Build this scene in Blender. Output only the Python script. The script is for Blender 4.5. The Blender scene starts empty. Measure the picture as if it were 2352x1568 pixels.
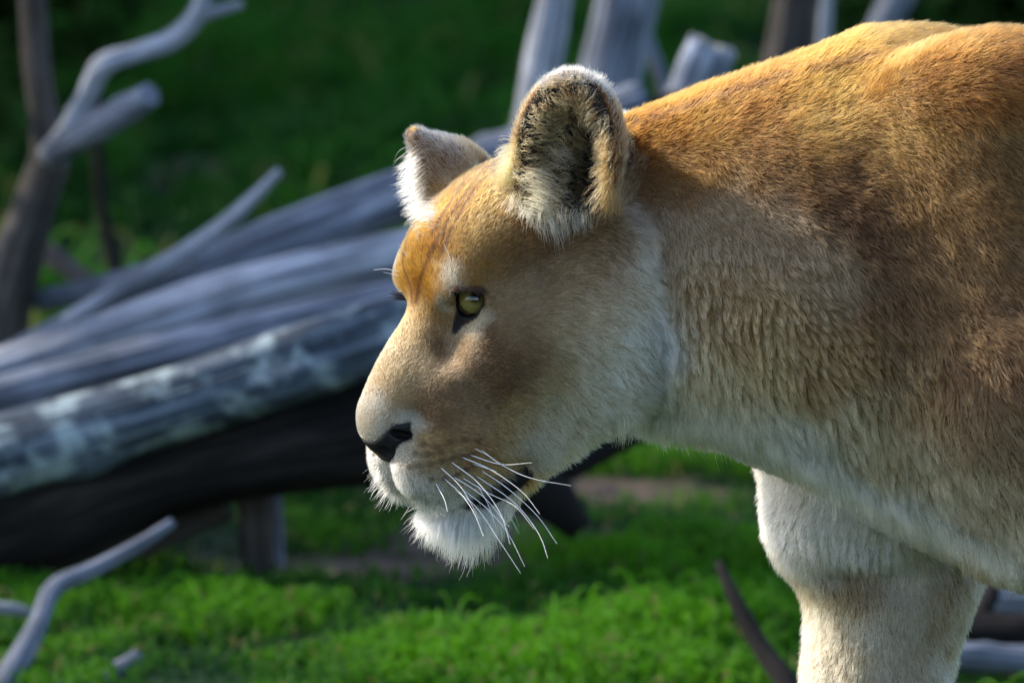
import bpy, math, os, random
import numpy as np
from mathutils import Vector
from mathutils.bvhtree import BVHTree

R = math.radians
scn = bpy.context.scene
col = scn.collection
rng = np.random.default_rng(7)
random.seed(7)

# ------------------------------------------------------------------ camera
FRAME_W = 0.95          # metres across the frame at the lioness
CAM_D = 6.0             # metres from the camera to the lioness
PITCH = R(8.0)
AIM = np.array([0.0, 0.0, 0.66])
CAM = AIM + np.array([0.0, -CAM_D * math.cos(PITCH), CAM_D * math.sin(PITCH)])
VIEW = np.array([0.0, math.cos(PITCH), -math.sin(PITCH)])
VUP = np.array([0.0, math.sin(PITCH), math.cos(PITCH)])
cam_d = bpy.data.cameras.new('camera')
cam_d.sensor_width = 36.0
cam_d.lens = 36.0 * CAM_D / FRAME_W
cam_d.clip_start = 0.1
cam_d.clip_end = 500.0
cam_d.dof.use_dof = True
cam_d.dof.focus_distance = CAM_D - 0.06
cam_d.dof.aperture_fstop = 6.0
cam_d.dof.aperture_blades = 7
cam = bpy.data.objects.new('camera', cam_d)
cam.location = CAM
cam.rotation_euler = (math.pi / 2 - PITCH, 0, 0)
col.objects.link(cam)
scn.camera = cam

# ------------------------------------------------------------------ sky, sun, exposure
SUN_EL, SUN_AZ = R(36.0), R(20.0)      # azimuth: degrees behind the picture's left
SUN_DIR = np.array([-math.cos(SUN_EL) * math.cos(SUN_AZ), math.cos(SUN_EL) * math.sin(SUN_AZ), math.sin(SUN_EL)])
world = bpy.data.worlds.new('World')
scn.world = world
world.use_nodes = True
wt = world.node_tree
wt.nodes.clear()
sky = wt.nodes.new('ShaderNodeTexSky')
sky.sky_type = 'NISHITA'
sky.sun_disc = False
sky.sun_elevation = SUN_EL
sky.sun_rotation = math.atan2(SUN_DIR[0], SUN_DIR[1])
sky.air_density = 1.0
sky.dust_density = 1.3
sky.ozone_density = 1.3
wbg = wt.nodes.new('ShaderNodeBackground')
wbg.inputs['Strength'].default_value = 0.15
wout = wt.nodes.new('ShaderNodeOutputWorld')
wt.links.new(sky.outputs[0], wbg.inputs[0])
wt.links.new(wbg.outputs[0], wout.inputs[0])
sun_d = bpy.data.lights.new('sun', 'SUN')
sun_d.energy = 2.5
sun_d.angle = R(0.53)
sun_d.color = (1.0, 0.88, 0.70)
sun = bpy.data.objects.new('sun', sun_d)
sun.rotation_euler = Vector(tuple(-SUN_DIR)).to_track_quat('-Z', 'Y').to_euler()
sun.location = tuple(SUN_DIR * 20)
col.objects.link(sun)
vs = scn.view_settings
vs.view_transform = 'Standard'
vs.look = 'None'
vs.exposure = 1.3
vs.gamma = 1.0
vs.use_curve_mapping = False
scn.render.engine = 'CYCLES'
scn.cycles.use_denoising = True
scn.cycles.max_bounces = 10
scn.cycles.transmission_bounces = 8
scn.cycles.transparent_max_bounces = 8
scn.cycles.glossy_bounces = 4
scn.cycles.sample_clamp_indirect = 6.0

# ------------------------------------------------------------------ from photo proportions to places in the world
def ray(px, py):
    return VIEW * CAM_D + np.array([1.0, 0, 0]) * ((px - 1176) * FRAME_W / 2352) - VUP * ((py - 784) * FRAME_W / 2352)
def at_y(px, py, y):
    r = ray(px, py)
    return CAM + r * ((y - CAM[1]) / r[1])
def at_z(px, py, z=0.0):
    r = ray(px, py)
    return CAM + r * ((z - CAM[2]) / r[2])

# ------------------------------------------------------------------ objects and properties
def tag(o, label=None, cat=None, group=None, kind=None):
    if label: o['label'] = label
    if cat: o['category'] = cat
    if group: o['group'] = group
    if kind: o['kind'] = kind
    return o
def link(name, data, mat=None, parent=None):
    o = bpy.data.objects.new(name, data)
    col.objects.link(o)
    if mat is not None:
        data.materials.append(mat)
    if parent is not None:
        o.parent = parent
        o.matrix_parent_inverse = parent.matrix_world.inverted()
    return o
def empty(name, loc):
    o = bpy.data.objects.new(name, None)
    o.location = tuple(loc)
    o.empty_display_size = 0.1
    col.objects.link(o)
    bpy.context.view_layer.update()
    return o
def mesh_np(name, verts, faces, smooth=True):
    """verts (n,3); faces (m,3) or (m,4) int array"""
    me = bpy.data.meshes.new(name)
    faces = np.asarray(faces)
    nf, w = faces.shape
    me.vertices.add(len(verts))
    me.vertices.foreach_set('co', np.ascontiguousarray(verts, dtype=np.float32).ravel())
    me.loops.add(nf * w)
    me.loops.foreach_set('vertex_index', np.ascontiguousarray(faces, dtype=np.int32).ravel())
    me.polygons.add(nf)
    me.polygons.foreach_set('loop_start', np.arange(0, nf * w, w, dtype=np.int32))
    me.polygons.foreach_set('loop_total', np.full(nf, w, dtype=np.int32))
    me.update(calc_edges=True)
    me.validate()
    if smooth:
        me.polygons.foreach_set('use_smooth', np.ones(len(me.polygons), dtype=bool))
    return me
def hair_np(name, pts, radii, colors=None):
    """pts (n, k, 3), radii (n, k), colors (n, 3): one hair-curves data block"""
    n, k = pts.shape[:2]
    hc = bpy.data.hair_curves.new(name)
    hc.add_curves([k] * n)
    hc.attributes['position'].data.foreach_set('vector', np.ascontiguousarray(pts, dtype=np.float32).ravel())
    ra = hc.attributes.get('radius') or hc.attributes.new('radius', 'FLOAT', 'POINT')
    ra.data.foreach_set('value', np.ascontiguousarray(radii, dtype=np.float32).ravel())
    if colors is not None:
        ca = hc.attributes.new('tint', 'FLOAT_COLOR', 'CURVE')
        c4 = np.ones((n, 4), dtype=np.float32)
        c4[:, :3] = colors
        ca.data.foreach_set('color', c4.ravel())
    return hc
def srgb(r, g, b):
    c = np.array([r, g, b]) / 255.0
    return np.where(c <= 0.04045, c / 12.92, ((c + 0.055) / 1.055) ** 2.4)
def sstep(a, b, x):
    t = np.clip((x - a) / (b - a), 0, 1)
    return t * t * (3 - 2 * t)
def vnoise(p, seed=0):
    """cheap value noise, p (n,3) -> (n,) in 0..1"""
    i = np.floor(p).astype(np.int64)
    f = p - i
    f = f * f * (3 - 2 * f)
    out = np.zeros(len(p))
    for dx in (0, 1):
        for dy in (0, 1):
            for dz in (0, 1):
                h = (i[:, 0] + dx) * 374761393 + (i[:, 1] + dy) * 668265263 + (i[:, 2] + dz) * 1274126177 + seed * 982451653
                h = (h ^ (h >> 13)) * 1103515245
                h = (h ^ (h >> 16)) & 0xffff
                w = (f[:, 0] if dx else 1 - f[:, 0]) * (f[:, 1] if dy else 1 - f[:, 1]) * (f[:, 2] if dz else 1 - f[:, 2])
                out += w * h / 65535.0
    return out

# ------------------------------------------------------------------ material helper
def new_mat(name):
    m = bpy.data.materials.new(name)
    m.use_nodes = True
    nt = m.node_tree
    nt.nodes.clear()
    out = nt.nodes.new('ShaderNodeOutputMaterial')
    return m, nt, out
def principled(name, color, rough=0.6, spec=0.3, **kw):
    m, nt, out = new_mat(name)
    b = nt.nodes.new('ShaderNodeBsdfPrincipled')
    b.inputs['Base Color'].default_value = (*color, 1)
    b.inputs['Roughness'].default_value = rough
    b.inputs['Specular IOR Level'].default_value = spec
    for k_, v in kw.items():
        b.inputs[k_].default_value = v
    nt.links.new(b.outputs[0], out.inputs[0])
    return m, nt, b
def node(nt, kind, **inputs):
    n = nt.nodes.new(kind)
    for k_, v in inputs.items():
        n.inputs[k_].default_value = v
    return n
def ramp(nt, fac, stops):
    r = nt.nodes.new('ShaderNodeValToRGB')
    while len(r.color_ramp.elements) < len(stops):
        r.color_ramp.elements.new(0.5)
    for e, (p_, c) in zip(r.color_ramp.elements, stops):
        e.position = p_
        e.color = (*c, 1)
    nt.links.new(fac, r.inputs[0])
    return r.outputs[0]
def catmull(P, n):
    P = np.asarray(P, float)
    if len(P) == 2:
        return P[0] + (P[1] - P[0]) * np.linspace(0, 1, n)[:, None]
    Q_ = np.concatenate([[2 * P[0] - P[1]], P, [2 * P[-1] - P[-2]]])
    out_ = []
    for s in np.linspace(0, len(P) - 1 - 1e-6, n):
        i = int(s); t = s - i
        a, b, c, d = Q_[i:i + 4]
        out_.append(.5 * ((2 * b) + (-a + c) * t + (2 * a - 5 * b + 4 * c - d) * t * t + (-a + 3 * b - 3 * c + d) * t ** 3))
    return np.array(out_)
MM = FRAME_W / 2352
SPARSE = 1.0
# ================================================================== ground
PATCHES = [(at_z(880, 1300)[:2], .26, .15), (at_z(1400, 1140)[:2], .17, .13), (at_z(1120, 1240)[:2], .16, .12), (at_z(420, 400)[:2], .10, .25), (at_z(1050, 300)[:2], .12, .35), (at_z(700, 330)[:2], .08, .25)]
def soil_amount(x, y):
    s = np.zeros(len(x))
    for (cx, cy), rx, ry in PATCHES:
        s = np.maximum(s, np.exp(-((x - cx) / rx) ** 2 - ((y - cy) / ry) ** 2))
    return s
gx_ = np.concatenate([np.linspace(-120, -4, 30), np.linspace(-3.8, 3.8, 150), np.linspace(4, 120, 30)])
gy_ = np.concatenate([np.linspace(-60, -1, 12), np.linspace(-.9, 14, 260), np.linspace(14.5, 200, 40)])
XX, YY = np.meshgrid(gx_, gy_, indexing='ij')
pp = np.stack([XX.ravel(), YY.ravel(), np.zeros(XX.size)], 1)
zz = (vnoise(pp / .9, 61) - .5) * .10 + (vnoise(pp / .22, 62) - .5) * .035
zz *= sstep(.8, 1.8, np.abs(pp[:, 1]) + np.abs(pp[:, 0]) * .3)
zz += sstep(12, 90, pp[:, 1]) * 9.0
def ground_z(x, y):
    p_ = np.stack([x, y, np.zeros(len(x))], 1)
    z = (vnoise(p_ / .9, 61) - .5) * .10 + (vnoise(p_ / .22, 62) - .5) * .035
    z *= sstep(.8, 1.8, np.abs(y) + np.abs(x) * .3)
    return z + sstep(12, 90, y) * 9.0
ni, nj = len(gx_), len(gy_)
ii = (np.arange(ni - 1)[:, None] * nj + np.arange(nj - 1)[None]).ravel()
g_me = mesh_np('ground', np.stack([pp[:, 0], pp[:, 1], zz - .012], 1), np.stack([ii, ii + nj, ii + nj + 1, ii + 1], 1))
sa = g_me.attributes.new('soil', 'FLOAT', 'POINT')
sa.data.foreach_set('value', soil_amount(pp[:, 0], pp[:, 1]).astype(np.float32))
m_ground, nt, b_ = principled('ground', (.05, .07, .02), .95, .1)
tcn = nt.nodes.new('ShaderNodeTexCoord')
n1 = node(nt, 'ShaderNodeTexNoise', Scale=2.3, Detail=6.0); nt.links.new(tcn.outputs['Object'], n1.inputs['Vector'])
n2 = node(nt, 'ShaderNodeTexNoise', Scale=19.0, Detail=6.0); nt.links.new(tcn.outputs['Object'], n2.inputs['Vector'])
grass_c = ramp(nt, n1.outputs[0], [(.3, (.006, .018, .008)), (.55, (.010, .032, .010)), (.75, (.022, .040, .014))])
soil_c = ramp(nt, n2.outputs[0], [(.3, (.050, .036, .030)), (.6, (.13, .095, .080)), (.8, (.19, .15, .13))])
mx = nt.nodes.new('ShaderNodeMix'); mx.data_type = 'RGBA'
sat = nt.nodes.new('ShaderNodeAttribute'); sat.attribute_name = 'soil'
nt.links.new(sat.outputs['Fac'], mx.inputs[0]); nt.links.new(grass_c, mx.inputs[6]); nt.links.new(soil_c, mx.inputs[7])
nt.links.new(mx.outputs[2], b_.inputs['Base Color'])
bp = node(nt, 'ShaderNodeBump', Strength=.6, Distance=.02); nt.links.new(n2.outputs[0], bp.inputs['Height']); nt.links.new(bp.outputs[0], b_.inputs['Normal'])
tag(link('ground', g_me, m_ground), 'grassy enclosure ground with patches of bare soil', None, None, 'structure')

# grass blades
m_grass, nt, out = new_mat('grass')
at_ = nt.nodes.new('ShaderNodeAttribute'); at_.attribute_name = 'tint'
df = nt.nodes.new('ShaderNodeBsdfDiffuse'); tr = nt.nodes.new('ShaderNodeBsdfTranslucent'); gl_ = node(nt, 'ShaderNodeBsdfGlossy', Roughness=.45)
gl_.inputs['Color'].default_value = (.5, .5, .5, 1)
m1 = node(nt, 'ShaderNodeMixShader', Fac=.42); m2 = node(nt, 'ShaderNodeMixShader', Fac=.025)
nt.links.new(at_.outputs['Color'], df.inputs[0]); nt.links.new(at_.outputs['Color'], tr.inputs[0])
nt.links.new(df.outputs[0], m1.inputs[1]); nt.links.new(tr.outputs[0], m1.inputs[2])
nt.links.new(m1.outputs[0], m2.inputs[1]); nt.links.new(gl_.outputs[0], m2.inputs[2]); nt.links.new(m2.outputs[0], out.inputs[0])
def grass_patch(n, y0, y1, hgt, wid, pw, side=0.0):
    y = y0 + (y1 - y0) * rng.random(n) ** pw
    half = (y + 6) * .105 + .35 + side
    x = rng.uniform(-1, 1, n) * half
    p_ = np.stack([x, y, np.zeros(n)], 1)
    cl = vnoise(p_ / .13, 71); cl2 = vnoise(p_ / .36, 72); cl3 = vnoise(p_ / .05, 74)
    keep = ((side == 0) | (np.abs(x) > half - side - .1) | (y > 9)) & (rng.random(n) > soil_amount(x, y) * 1.6) & (rng.random(n) < .05 + 1.3 * cl * (.35 + cl2))
    x, y, cl, cl2, cl3 = x[keep], y[keep], cl[keep], cl2[keep], cl3[keep]
    n = len(x)
    h = hgt * (.25 + 1.7 * cl * cl2 * 1.2) * rng.uniform(.5, 1.5, n)
    h *= np.where(rng.random(n) < .02, 1.5, 1.0)
    az = rng.uniform(0, 2 * math.pi, n)
    lean = rng.uniform(.15, 1.0, n)
    d = np.stack([np.cos(az), np.sin(az), np.zeros(n)], 1)
    b0 = np.stack([x, y, ground_z(x, y) - .014], 1)
    up_ = np.array([0, 0, 1.0])
    pts_ = np.stack([b0, b0 + (up_ * .55 + d * (.18 * lean)[:, None]) * h[:, None], b0 + (up_ * .85 + d * (.55 * lean)[:, None]) * h[:, None], b0 + (up_ * (.95 - .35 * lean)[:, None] + d * (1.0 * lean)[:, None]) * h[:, None]], 1)
    rad_ = wid * np.array([.8, 1.0, .75, .1])[None] * rng.uniform(.7, 1.4, n)[:, None]
    t = np.clip(.5 + 1.1 * (cl2 - .5) + .9 * (cl - .5) + .5 * (cl3 - .5) + rng.normal(0, .12, n), 0, 1)[:, None]
    c = np.array([.005, .042, .010]) * (1 - t) + np.array([.080, .260, .004]) * t
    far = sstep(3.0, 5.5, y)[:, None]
    c = c * (1 - far) + c * np.array([.22, .40, .80]) * far  # far grass painted darker and bluer for the tree shade on it
    dry = rng.random(n) < .05
    c[dry] = np.array([.16, .17, .05])
    return pts_, rad_, c
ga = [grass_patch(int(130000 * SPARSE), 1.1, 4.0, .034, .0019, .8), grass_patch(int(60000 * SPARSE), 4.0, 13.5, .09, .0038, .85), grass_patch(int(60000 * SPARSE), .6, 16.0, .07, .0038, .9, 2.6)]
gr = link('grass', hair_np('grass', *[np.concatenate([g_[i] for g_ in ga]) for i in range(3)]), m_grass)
tag(gr, 'short bright green grass with darker tufts covering the ground', None, None, 'stuff')

# ================================================================== weathered timber
def wood(name, lo, mid, hi, scale=1.0, lichen=0.0, bump=.6):
    m, nt, b_ = principled(name, mid, .85, .2)
    uv = nt.nodes.new('ShaderNodeUVMap')
    mp = nt.nodes.new('ShaderNodeMapping'); mp.inputs['Scale'].default_value = (26 * scale, 2.2 * scale, 1)
    nt.links.new(uv.outputs[0], mp.inputs[0])
    g1 = node(nt, 'ShaderNodeTexNoise', Scale=1.0, Detail=8.0, Roughness=.65); nt.links.new(mp.outputs[0], g1.inputs['Vector'])
    tc = nt.nodes.new('ShaderNodeTexCoord')
    g2 = node(nt, 'ShaderNodeTexNoise', Scale=9.0, Detail=5.0); nt.links.new(tc.outputs['Object'], g2.inputs['Vector'])
    mp2 = nt.nodes.new('ShaderNodeMapping'); mp2.inputs['Scale'].default_value = (60 * scale, 1.6 * scale, 1)
    nt.links.new(uv.outputs[0], mp2.inputs[0])
    gc = node(nt, 'ShaderNodeTexNoise', Scale=1.0, Detail=4.0, Roughness=.5); nt.links.new(mp2.outputs[0], gc.inputs['Vector'])
    c0 = ramp(nt, g1.outputs[0], [(.34, lo), (.50, mid), (.66, hi)])
    ck = ramp(nt, gc.outputs[0], [(.38, (.10, .10, .11)), (.46, (1, 1, 1))])
    mck = nt.nodes.new('ShaderNodeMix'); mck.data_type = 'RGBA'; mck.blend_type = 'MULTIPLY'; mck.inputs[0].default_value = 1.0
    nt.links.new(c0, mck.inputs[6]); nt.links.new(ck, mck.inputs[7])
    c1 = mck.outputs[2]
    c2 = ramp(nt, g2.outputs[0], [(.35, (.55, .55, .55)), (.65, (1.15, 1.15, 1.15))])
    mul = nt.nodes.new('ShaderNodeMix'); mul.data_type = 'RGBA'; mul.blend_type = 'MULTIPLY'; mul.inputs[0].default_value = 1.0
    nt.links.new(c1, mul.inputs[6]); nt.links.new(c2, mul.inputs[7])
    colr = mul.outputs[2]
    if lichen:
        g3 = node(nt, 'ShaderNodeTexNoise', Scale=15.0, Detail=7.0, Roughness=.7); nt.links.new(tc.outputs['Object'], g3.inputs['Vector'])
        k3 = ramp(nt, g3.outputs[0], [(.50, (0, 0, 0)), (.60, (1, 1, 1))])
        mxl = nt.nodes.new('ShaderNodeMix'); mxl.data_type = 'RGBA'
        mxl.inputs[7].default_value = (.42, .52, .55, 1)
        sc_ = nt.nodes.new('ShaderNodeMath'); sc_.operation = 'MULTIPLY'; sc_.inputs[1].default_value = lichen
        nt.links.new(k3, sc_.inputs[0]); nt.links.new(sc_.outputs[0], mxl.inputs[0]); nt.links.new(colr, mxl.inputs[6])
        colr = mxl.outputs[2]
    nt.links.new(colr, b_.inputs['Base Color'])
    bp = node(nt, 'ShaderNodeBump', Strength=bump, Distance=.012); nt.links.new(g1.outputs[0], bp.inputs['Height']); nt.links.new(bp.outputs[0], b_.inputs['Normal'])
    return m
W_GREY = wood('weathered_wood', (.040, .048, .066), (.185, .215, .285), (.44, .47, .56))
W_PALE = wood('bleached_wood', (.10, .115, .15), (.36, .39, .47), (.62, .64, .71))
W_LICHEN = wood('lichen_wood', (.018, .026, .040), (.080, .108, .150), (.23, .28, .34), lichen=.6)
W_DARK = wood('dark_bark_and_shade', (.004, .004, .004), (.014, .012, .012), (.045, .038, .036))  # dark bark; its near black also paints the shade of the added log
W_BROWN = wood('brown_bark', (.025, .022, .020), (.075, .066, .062), (.16, .14, .13))
W_CUT = wood('sawn_end', (.20, .18, .16), (.36, .34, .33), (.48, .46, .45), .6)

def tube(name, pts4, seg=20, n=None, rough=.10, knots=3, seed=0, pointed=False, flat=0.0):
    """a limb along pts4 (x, y, z, radius): uneven section, knots, grooves along the grain, jagged or sawn ends"""
    pts4 = np.asarray(pts4, float)
    length = np.linalg.norm(np.diff(pts4[:, :3], axis=0), axis=1).sum()
    n = n or max(10, int(length / max(pts4[:, 3].mean() * .45, .012)))
    n = min(n, 90)
    c = catmull(pts4, n)
    ctr, rr = c[:, :3], np.maximum(c[:, 3], .002)
    T_ = np.gradient(ctr, axis=0); T_ /= np.linalg.norm(T_, axis=1)[:, None]
    ref = np.array([0, 0, 1.0]) if abs(T_[0][2]) < .9 else np.array([1.0, 0, 0])
    U_ = np.cross(T_, ref); U_ /= np.linalg.norm(U_, axis=1)[:, None]
    V_ = np.cross(T_, U_)
    th_ = np.linspace(0, 2 * math.pi, seg, endpoint=False)
    r_ = np.random.default_rng(seed + 11)
    ring = ctr[:, None] + 0
    cs, sn = np.cos(th_), np.sin(th_)
    sp = np.concatenate([[0], np.cumsum(np.linalg.norm(np.diff(ctr, axis=0), axis=1))])
    samp = np.stack([np.repeat(sp[:, None] / (rr.mean() * 5), seg, 1), np.repeat(cs[None] * 1.1, n, 0), np.repeat(sn[None] * 1.1, n, 0)], 2).reshape(-1, 3)
    w = 1 + rough * 2 * (vnoise(samp + seed * 7.3, seed) - .5)
    samp2 = samp * np.array([.5, 4.5, 4.5])
    w += rough * .9 * (vnoise(samp2 + seed * 3.1, seed + 1) - .5)
    crack = vnoise(samp * np.array([.22, 8.0, 8.0]) + seed * 5.7, seed + 2)
    w -= rough * 1.1 * np.clip((crack - .68) / .2, 0, 1)
    w = w.reshape(n, seg)
    for _ in range(knots):
        ks, ka, kr = r_.uniform(0, sp[-1]), r_.uniform(0, 2 * math.pi), rr.mean() * r_.uniform(.5, .9)
        dth = np.abs((th_ - ka + math.pi) % (2 * math.pi) - math.pi)
        w += .22 * np.exp(-((sp[:, None] - ks) / kr) ** 2 - (dth[None] / .45) ** 2)
    rad_ = rr[:, None] * w
    if pointed:
        rad_[-1] *= .15
    jag = (r_.random(seg) - .5) * .5
    pos = ring + rad_[:, :, None] * (cs[None, :, None] * U_[:, None] + sn[None, :, None] * V_[:, None] * (1 - flat))
    if not pointed:
        pos[-1] += T_[-1][None] * (jag * rr[-1])[:, None]
    verts = list(pos.reshape(-1, 3)) + [ctr[0] - T_[0] * rr[0] * .15, ctr[-1] + T_[-1] * rr[-1] * (.6 if pointed else .05)]
    faces, uvs = [], []
    for i in range(n - 1):
        for j in range(seg):
            j2 = (j + 1) % seg
            faces.append((i * seg + j, (i + 1) * seg + j, (i + 1) * seg + j2, i * seg + j2))
            uvs += [(j / seg, sp[i] * 2), (j / seg, sp[i + 1] * 2), ((j + 1) / seg, sp[i + 1] * 2), ((j + 1) / seg, sp[i] * 2)]
    for j in range(seg):
        j2 = (j + 1) % seg
        faces.append((n * seg, j, j2)); uvs += [(.5, .5), (cs[j] * .03, sn[j] * .3), (cs[j2] * .03, sn[j2] * .3)]
        faces.append((n * seg + 1, (n - 1) * seg + j2, (n - 1) * seg + j)); uvs += [(.5, .5), (cs[j2] * .03, sn[j2] * .3), (cs[j] * .03, sn[j] * .3)]
    me = bpy.data.meshes.new(name)
    me.from_pydata([tuple(v) for v in verts], [], faces)
    uvl = me.uv_layers.new(name='UVMap')
    uvl.data.foreach_set('uv', np.array(uvs, dtype=np.float32).ravel())
    me.polygons.foreach_set('use_smooth', np.array([len(p_.vertices) == 4 for p_ in me.polygons], dtype=bool))
    me.update()
    return me
def limb(pts):
    """(px, py, y, r in px) to (x, y, z, r in m)"""
    out_ = []
    for px, py, y, r in pts:
        p_ = at_y(px, py, y)
        out_.append((*p_, r * MM * (y - CAM[1]) / -CAM[1]))
    return out_
seed_ = [100]
def timber(name, pts, mat, label, cat='log', parts=(), group=None, **kw):
    """a log, post or branch; parts: (name, points, material) limbs that grow from it"""
    seed_[0] += 1
    P4 = limb(pts)
    if not parts:
        o = link(name, tube(name, P4, seed=seed_[0], **kw), mat)
        return tag(o, label, cat, group)
    root = empty(name, P4[0][:3])
    tag(root, label, cat, group)
    link('trunk' if cat == 'tree' else 'stem', tube(name, P4, seed=seed_[0], **kw), mat, root)
    for pn, pp_, pm in parts:
        seed_[0] += 1
        up_ = [c_ for c_ in root.children if c_.name.split('.')[0] == 'limb'] if pn == 'twig' else []
        link(pn, tube(pn, limb(pp_), seed=seed_[0], seg=20, rough=.12, knots=2), pm, up_[0] if up_ else root)
    return root

# --- the log pile
timber('fallen_log', [(-900, 1322, 2.32, 112), (-420, 1175, 2.32, 104), (0, 1046, 2.32, 98), (430, 918, 2.32, 86), (880, 768, 2.34, 82), (1240, 650, 2.37, 80)], W_LICHEN, 'lichen-crusted log lying along the front of the log pile', rough=.15, knots=10, seg=44)
timber('fallen_log', [(-900, 1452, 2.38, 150), (-420, 1310, 2.38, 150), (0, 1190, 2.38, 136), (430, 1060, 2.38, 112), (880, 960, 2.40, 150), (1240, 870, 2.42, 160)], W_DARK, 'added black log standing for the shade under the lichen-crusted log', rough=.12, knots=6, seg=44)  # black log added in place of the deep shade beneath
timber('fallen_log', [(-300, 1440, 2.46, 80), (0, 1325, 2.46, 74), (260, 1240, 2.48, 64), (520, 1150, 2.49, 46)], W_BROWN, 'brown log wedged underneath the added black log', seg=20)
timber('fallen_log', [(-950, 1160, 2.54, 46), (-300, 985, 2.54, 44), (0, 906, 2.54, 44), (430, 800, 2.56, 46), (930, 682, 2.58, 46), (1300, 600, 2.60, 44)], W_GREY, 'slim grey log resting directly behind the lichen-crusted log', seg=36, rough=.16, knots=6)
timber('fallen_log', [(-880, 1150, 2.68, 62), (-300, 960, 2.68, 62), (0, 862, 2.68, 60), (300, 762, 2.70, 62), (600, 665, 2.72, 60), (930, 585, 2.74, 60), (1300, 500, 2.76, 58)], W_PALE, 'pale split grey log in the middle of the pile', seg=40, rough=.20, knots=9)
timber('fallen_log', [(-760, 1180, 2.92, 34), (-200, 925, 2.92, 34), (0, 836, 2.92, 36), (250, 716, 2.92, 46), (560, 590, 2.94, 60), (930, 446, 2.96, 60), (1200, 346, 2.98, 62), (1480, 240, 3.00, 60)], W_GREY, 'long grey log topmost of the pile with a forked side branch', parts=[('side_branch', [(150, 742, 2.84, 22), (330, 634, 2.86, 24), (450, 562, 2.87, 22), (530, 505, 2.87, 20), (590, 446, 2.87, 15), (642, 392, 2.87, 11)], W_PALE)], seg=40, knots=6)
timber('cut_branch', [(88, 692, 3.22, 24), (200, 668, 3.18, 28), (330, 632, 3.14, 26)], W_GREY, 'short blunt branch end poking out behind the long top log', 'branch')
timber('stick', [(40, 530, 3.72, 24), (120, 590, 3.62, 25), (215, 660, 3.52, 26)], W_BROWN, 'brown stick slanting behind the forked dead tree', 'branch')
# --- the dead tree on the left
timber('dead_tree', [(-20, 1130, 3.2, 70), (5, 760, 3.2, 64), (35, 620, 3.2, 60), (78, 470, 3.2, 50), (118, 352, 3.2, 44), (104, 270, 3.2, 33), (86, 150, 3.2, 31), (74, 0, 3.2, 30), (62, -180, 3.2, 26)], W_BROWN, 'forked bare dead tree beside the log pile', 'tree',
       parts=[('limb', [(118, 360, 3.18, 34), (160, 300, 3.14, 30), (198, 225, 3.12, 26), (236, 150, 3.1, 27), (310, 122, 3.1, 23), (392, 94, 3.1, 24), (440, 50, 3.1, 23), (464, 0, 3.1, 22), (480, -90, 3.1, 20)], W_PALE),
              ('twig', [(450, 36, 3.1, 16), (500, 25, 3.1, 13), (556, 8, 3.1, 11)], W_PALE),
              ('broken_limb', [(130, 345, 3.14, 32), (190, 308, 3.06, 33), (260, 268, 3.0, 33), (345, 216, 2.95, 27)], W_GREY)], seg=36)
timber('sapling', [(270, 640, 4.4, 20), (238, 500, 4.4, 16), (222, 330, 4.4, 13), (230, 200, 4.4, 10)], W_DARK, 'thin dark sapling stem behind the log pile near the dead tree', 'sapling', pointed=True)
# --- uprights on the right
timber('upright_pole', [(1120, 700, 3.3, 46), (1200, 380, 3.3, 44), (1228, 250, 3.3, 43), (1254, 110, 3.3, 46), (1274, 0, 3.3, 41), (1300, -160, 3.3, 38)], W_PALE, 'slim pale pole rising behind the ear of the lioness', 'pole', group=None, seg=36)
timber('upright_pole', [(1250, 800, 3.5, 76), (1345, 420, 3.5, 76), (1404, 160, 3.5, 74), (1440, 0, 3.5, 73), (1475, -170, 3.5, 70)], W_GREY, 'thick grey leaning pole beside the slim pale pole', 'pole', seg=40)
timber('thin_branch', [(1545, 290, 3.7, 16), (1522, 190, 3.7, 16), (1495, 110, 3.7, 15), (1476, 40, 3.7, 13), (1460, -60, 3.7, 11)], W_GREY, 'thin grey branch leaning against the thick grey pole', 'branch')
st = timber('sawn_stump', [(1440, 640, 3.2, 64), (1545, 330, 3.2, 62), (1632, 108, 3.2, 56)], W_GREY, 'sawn grey stump leaning behind the neck of the lioness', 'stump', parts=[('sawn_face', [(1629, 114, 3.2, 52), (1634, 102, 3.2, 50)], W_CUT)], seg=40, rough=.06)
timber('fallen_branch', [(1380, 300, 3.0, 20), (1480, 250, 3.0, 22), (1560, 222, 3.0, 18)], W_DARK, 'dark branch lying at the foot of the sawn stump', 'branch')
timber('forest_tree', [(1690, 700, 3.9, 62), (1775, 300, 3.9, 58), (1808, 140, 3.9, 56), (1832, 0, 3.9, 52), (1870, -220, 3.9, 50)], W_BROWN, 'dark brown bare tree rising behind the back of the lioness', 'tree', seg=40)
timber('upright_pole', [(1880, 300, 4.3, 16), (1892, 100, 4.3, 16), (1904, -100, 4.3, 15)], W_PALE, 'very thin pale pole tucked behind the dark brown trunk', 'pole')
timber('upright_pole', [(1900, 420, 4.6, 40), (2010, 110, 4.6, 38), (2060, -10, 4.6, 36), (2110, -160, 4.6, 34)], W_GREY, 'grey leaning pole beyond the shoulder of the lioness', 'pole')
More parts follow.
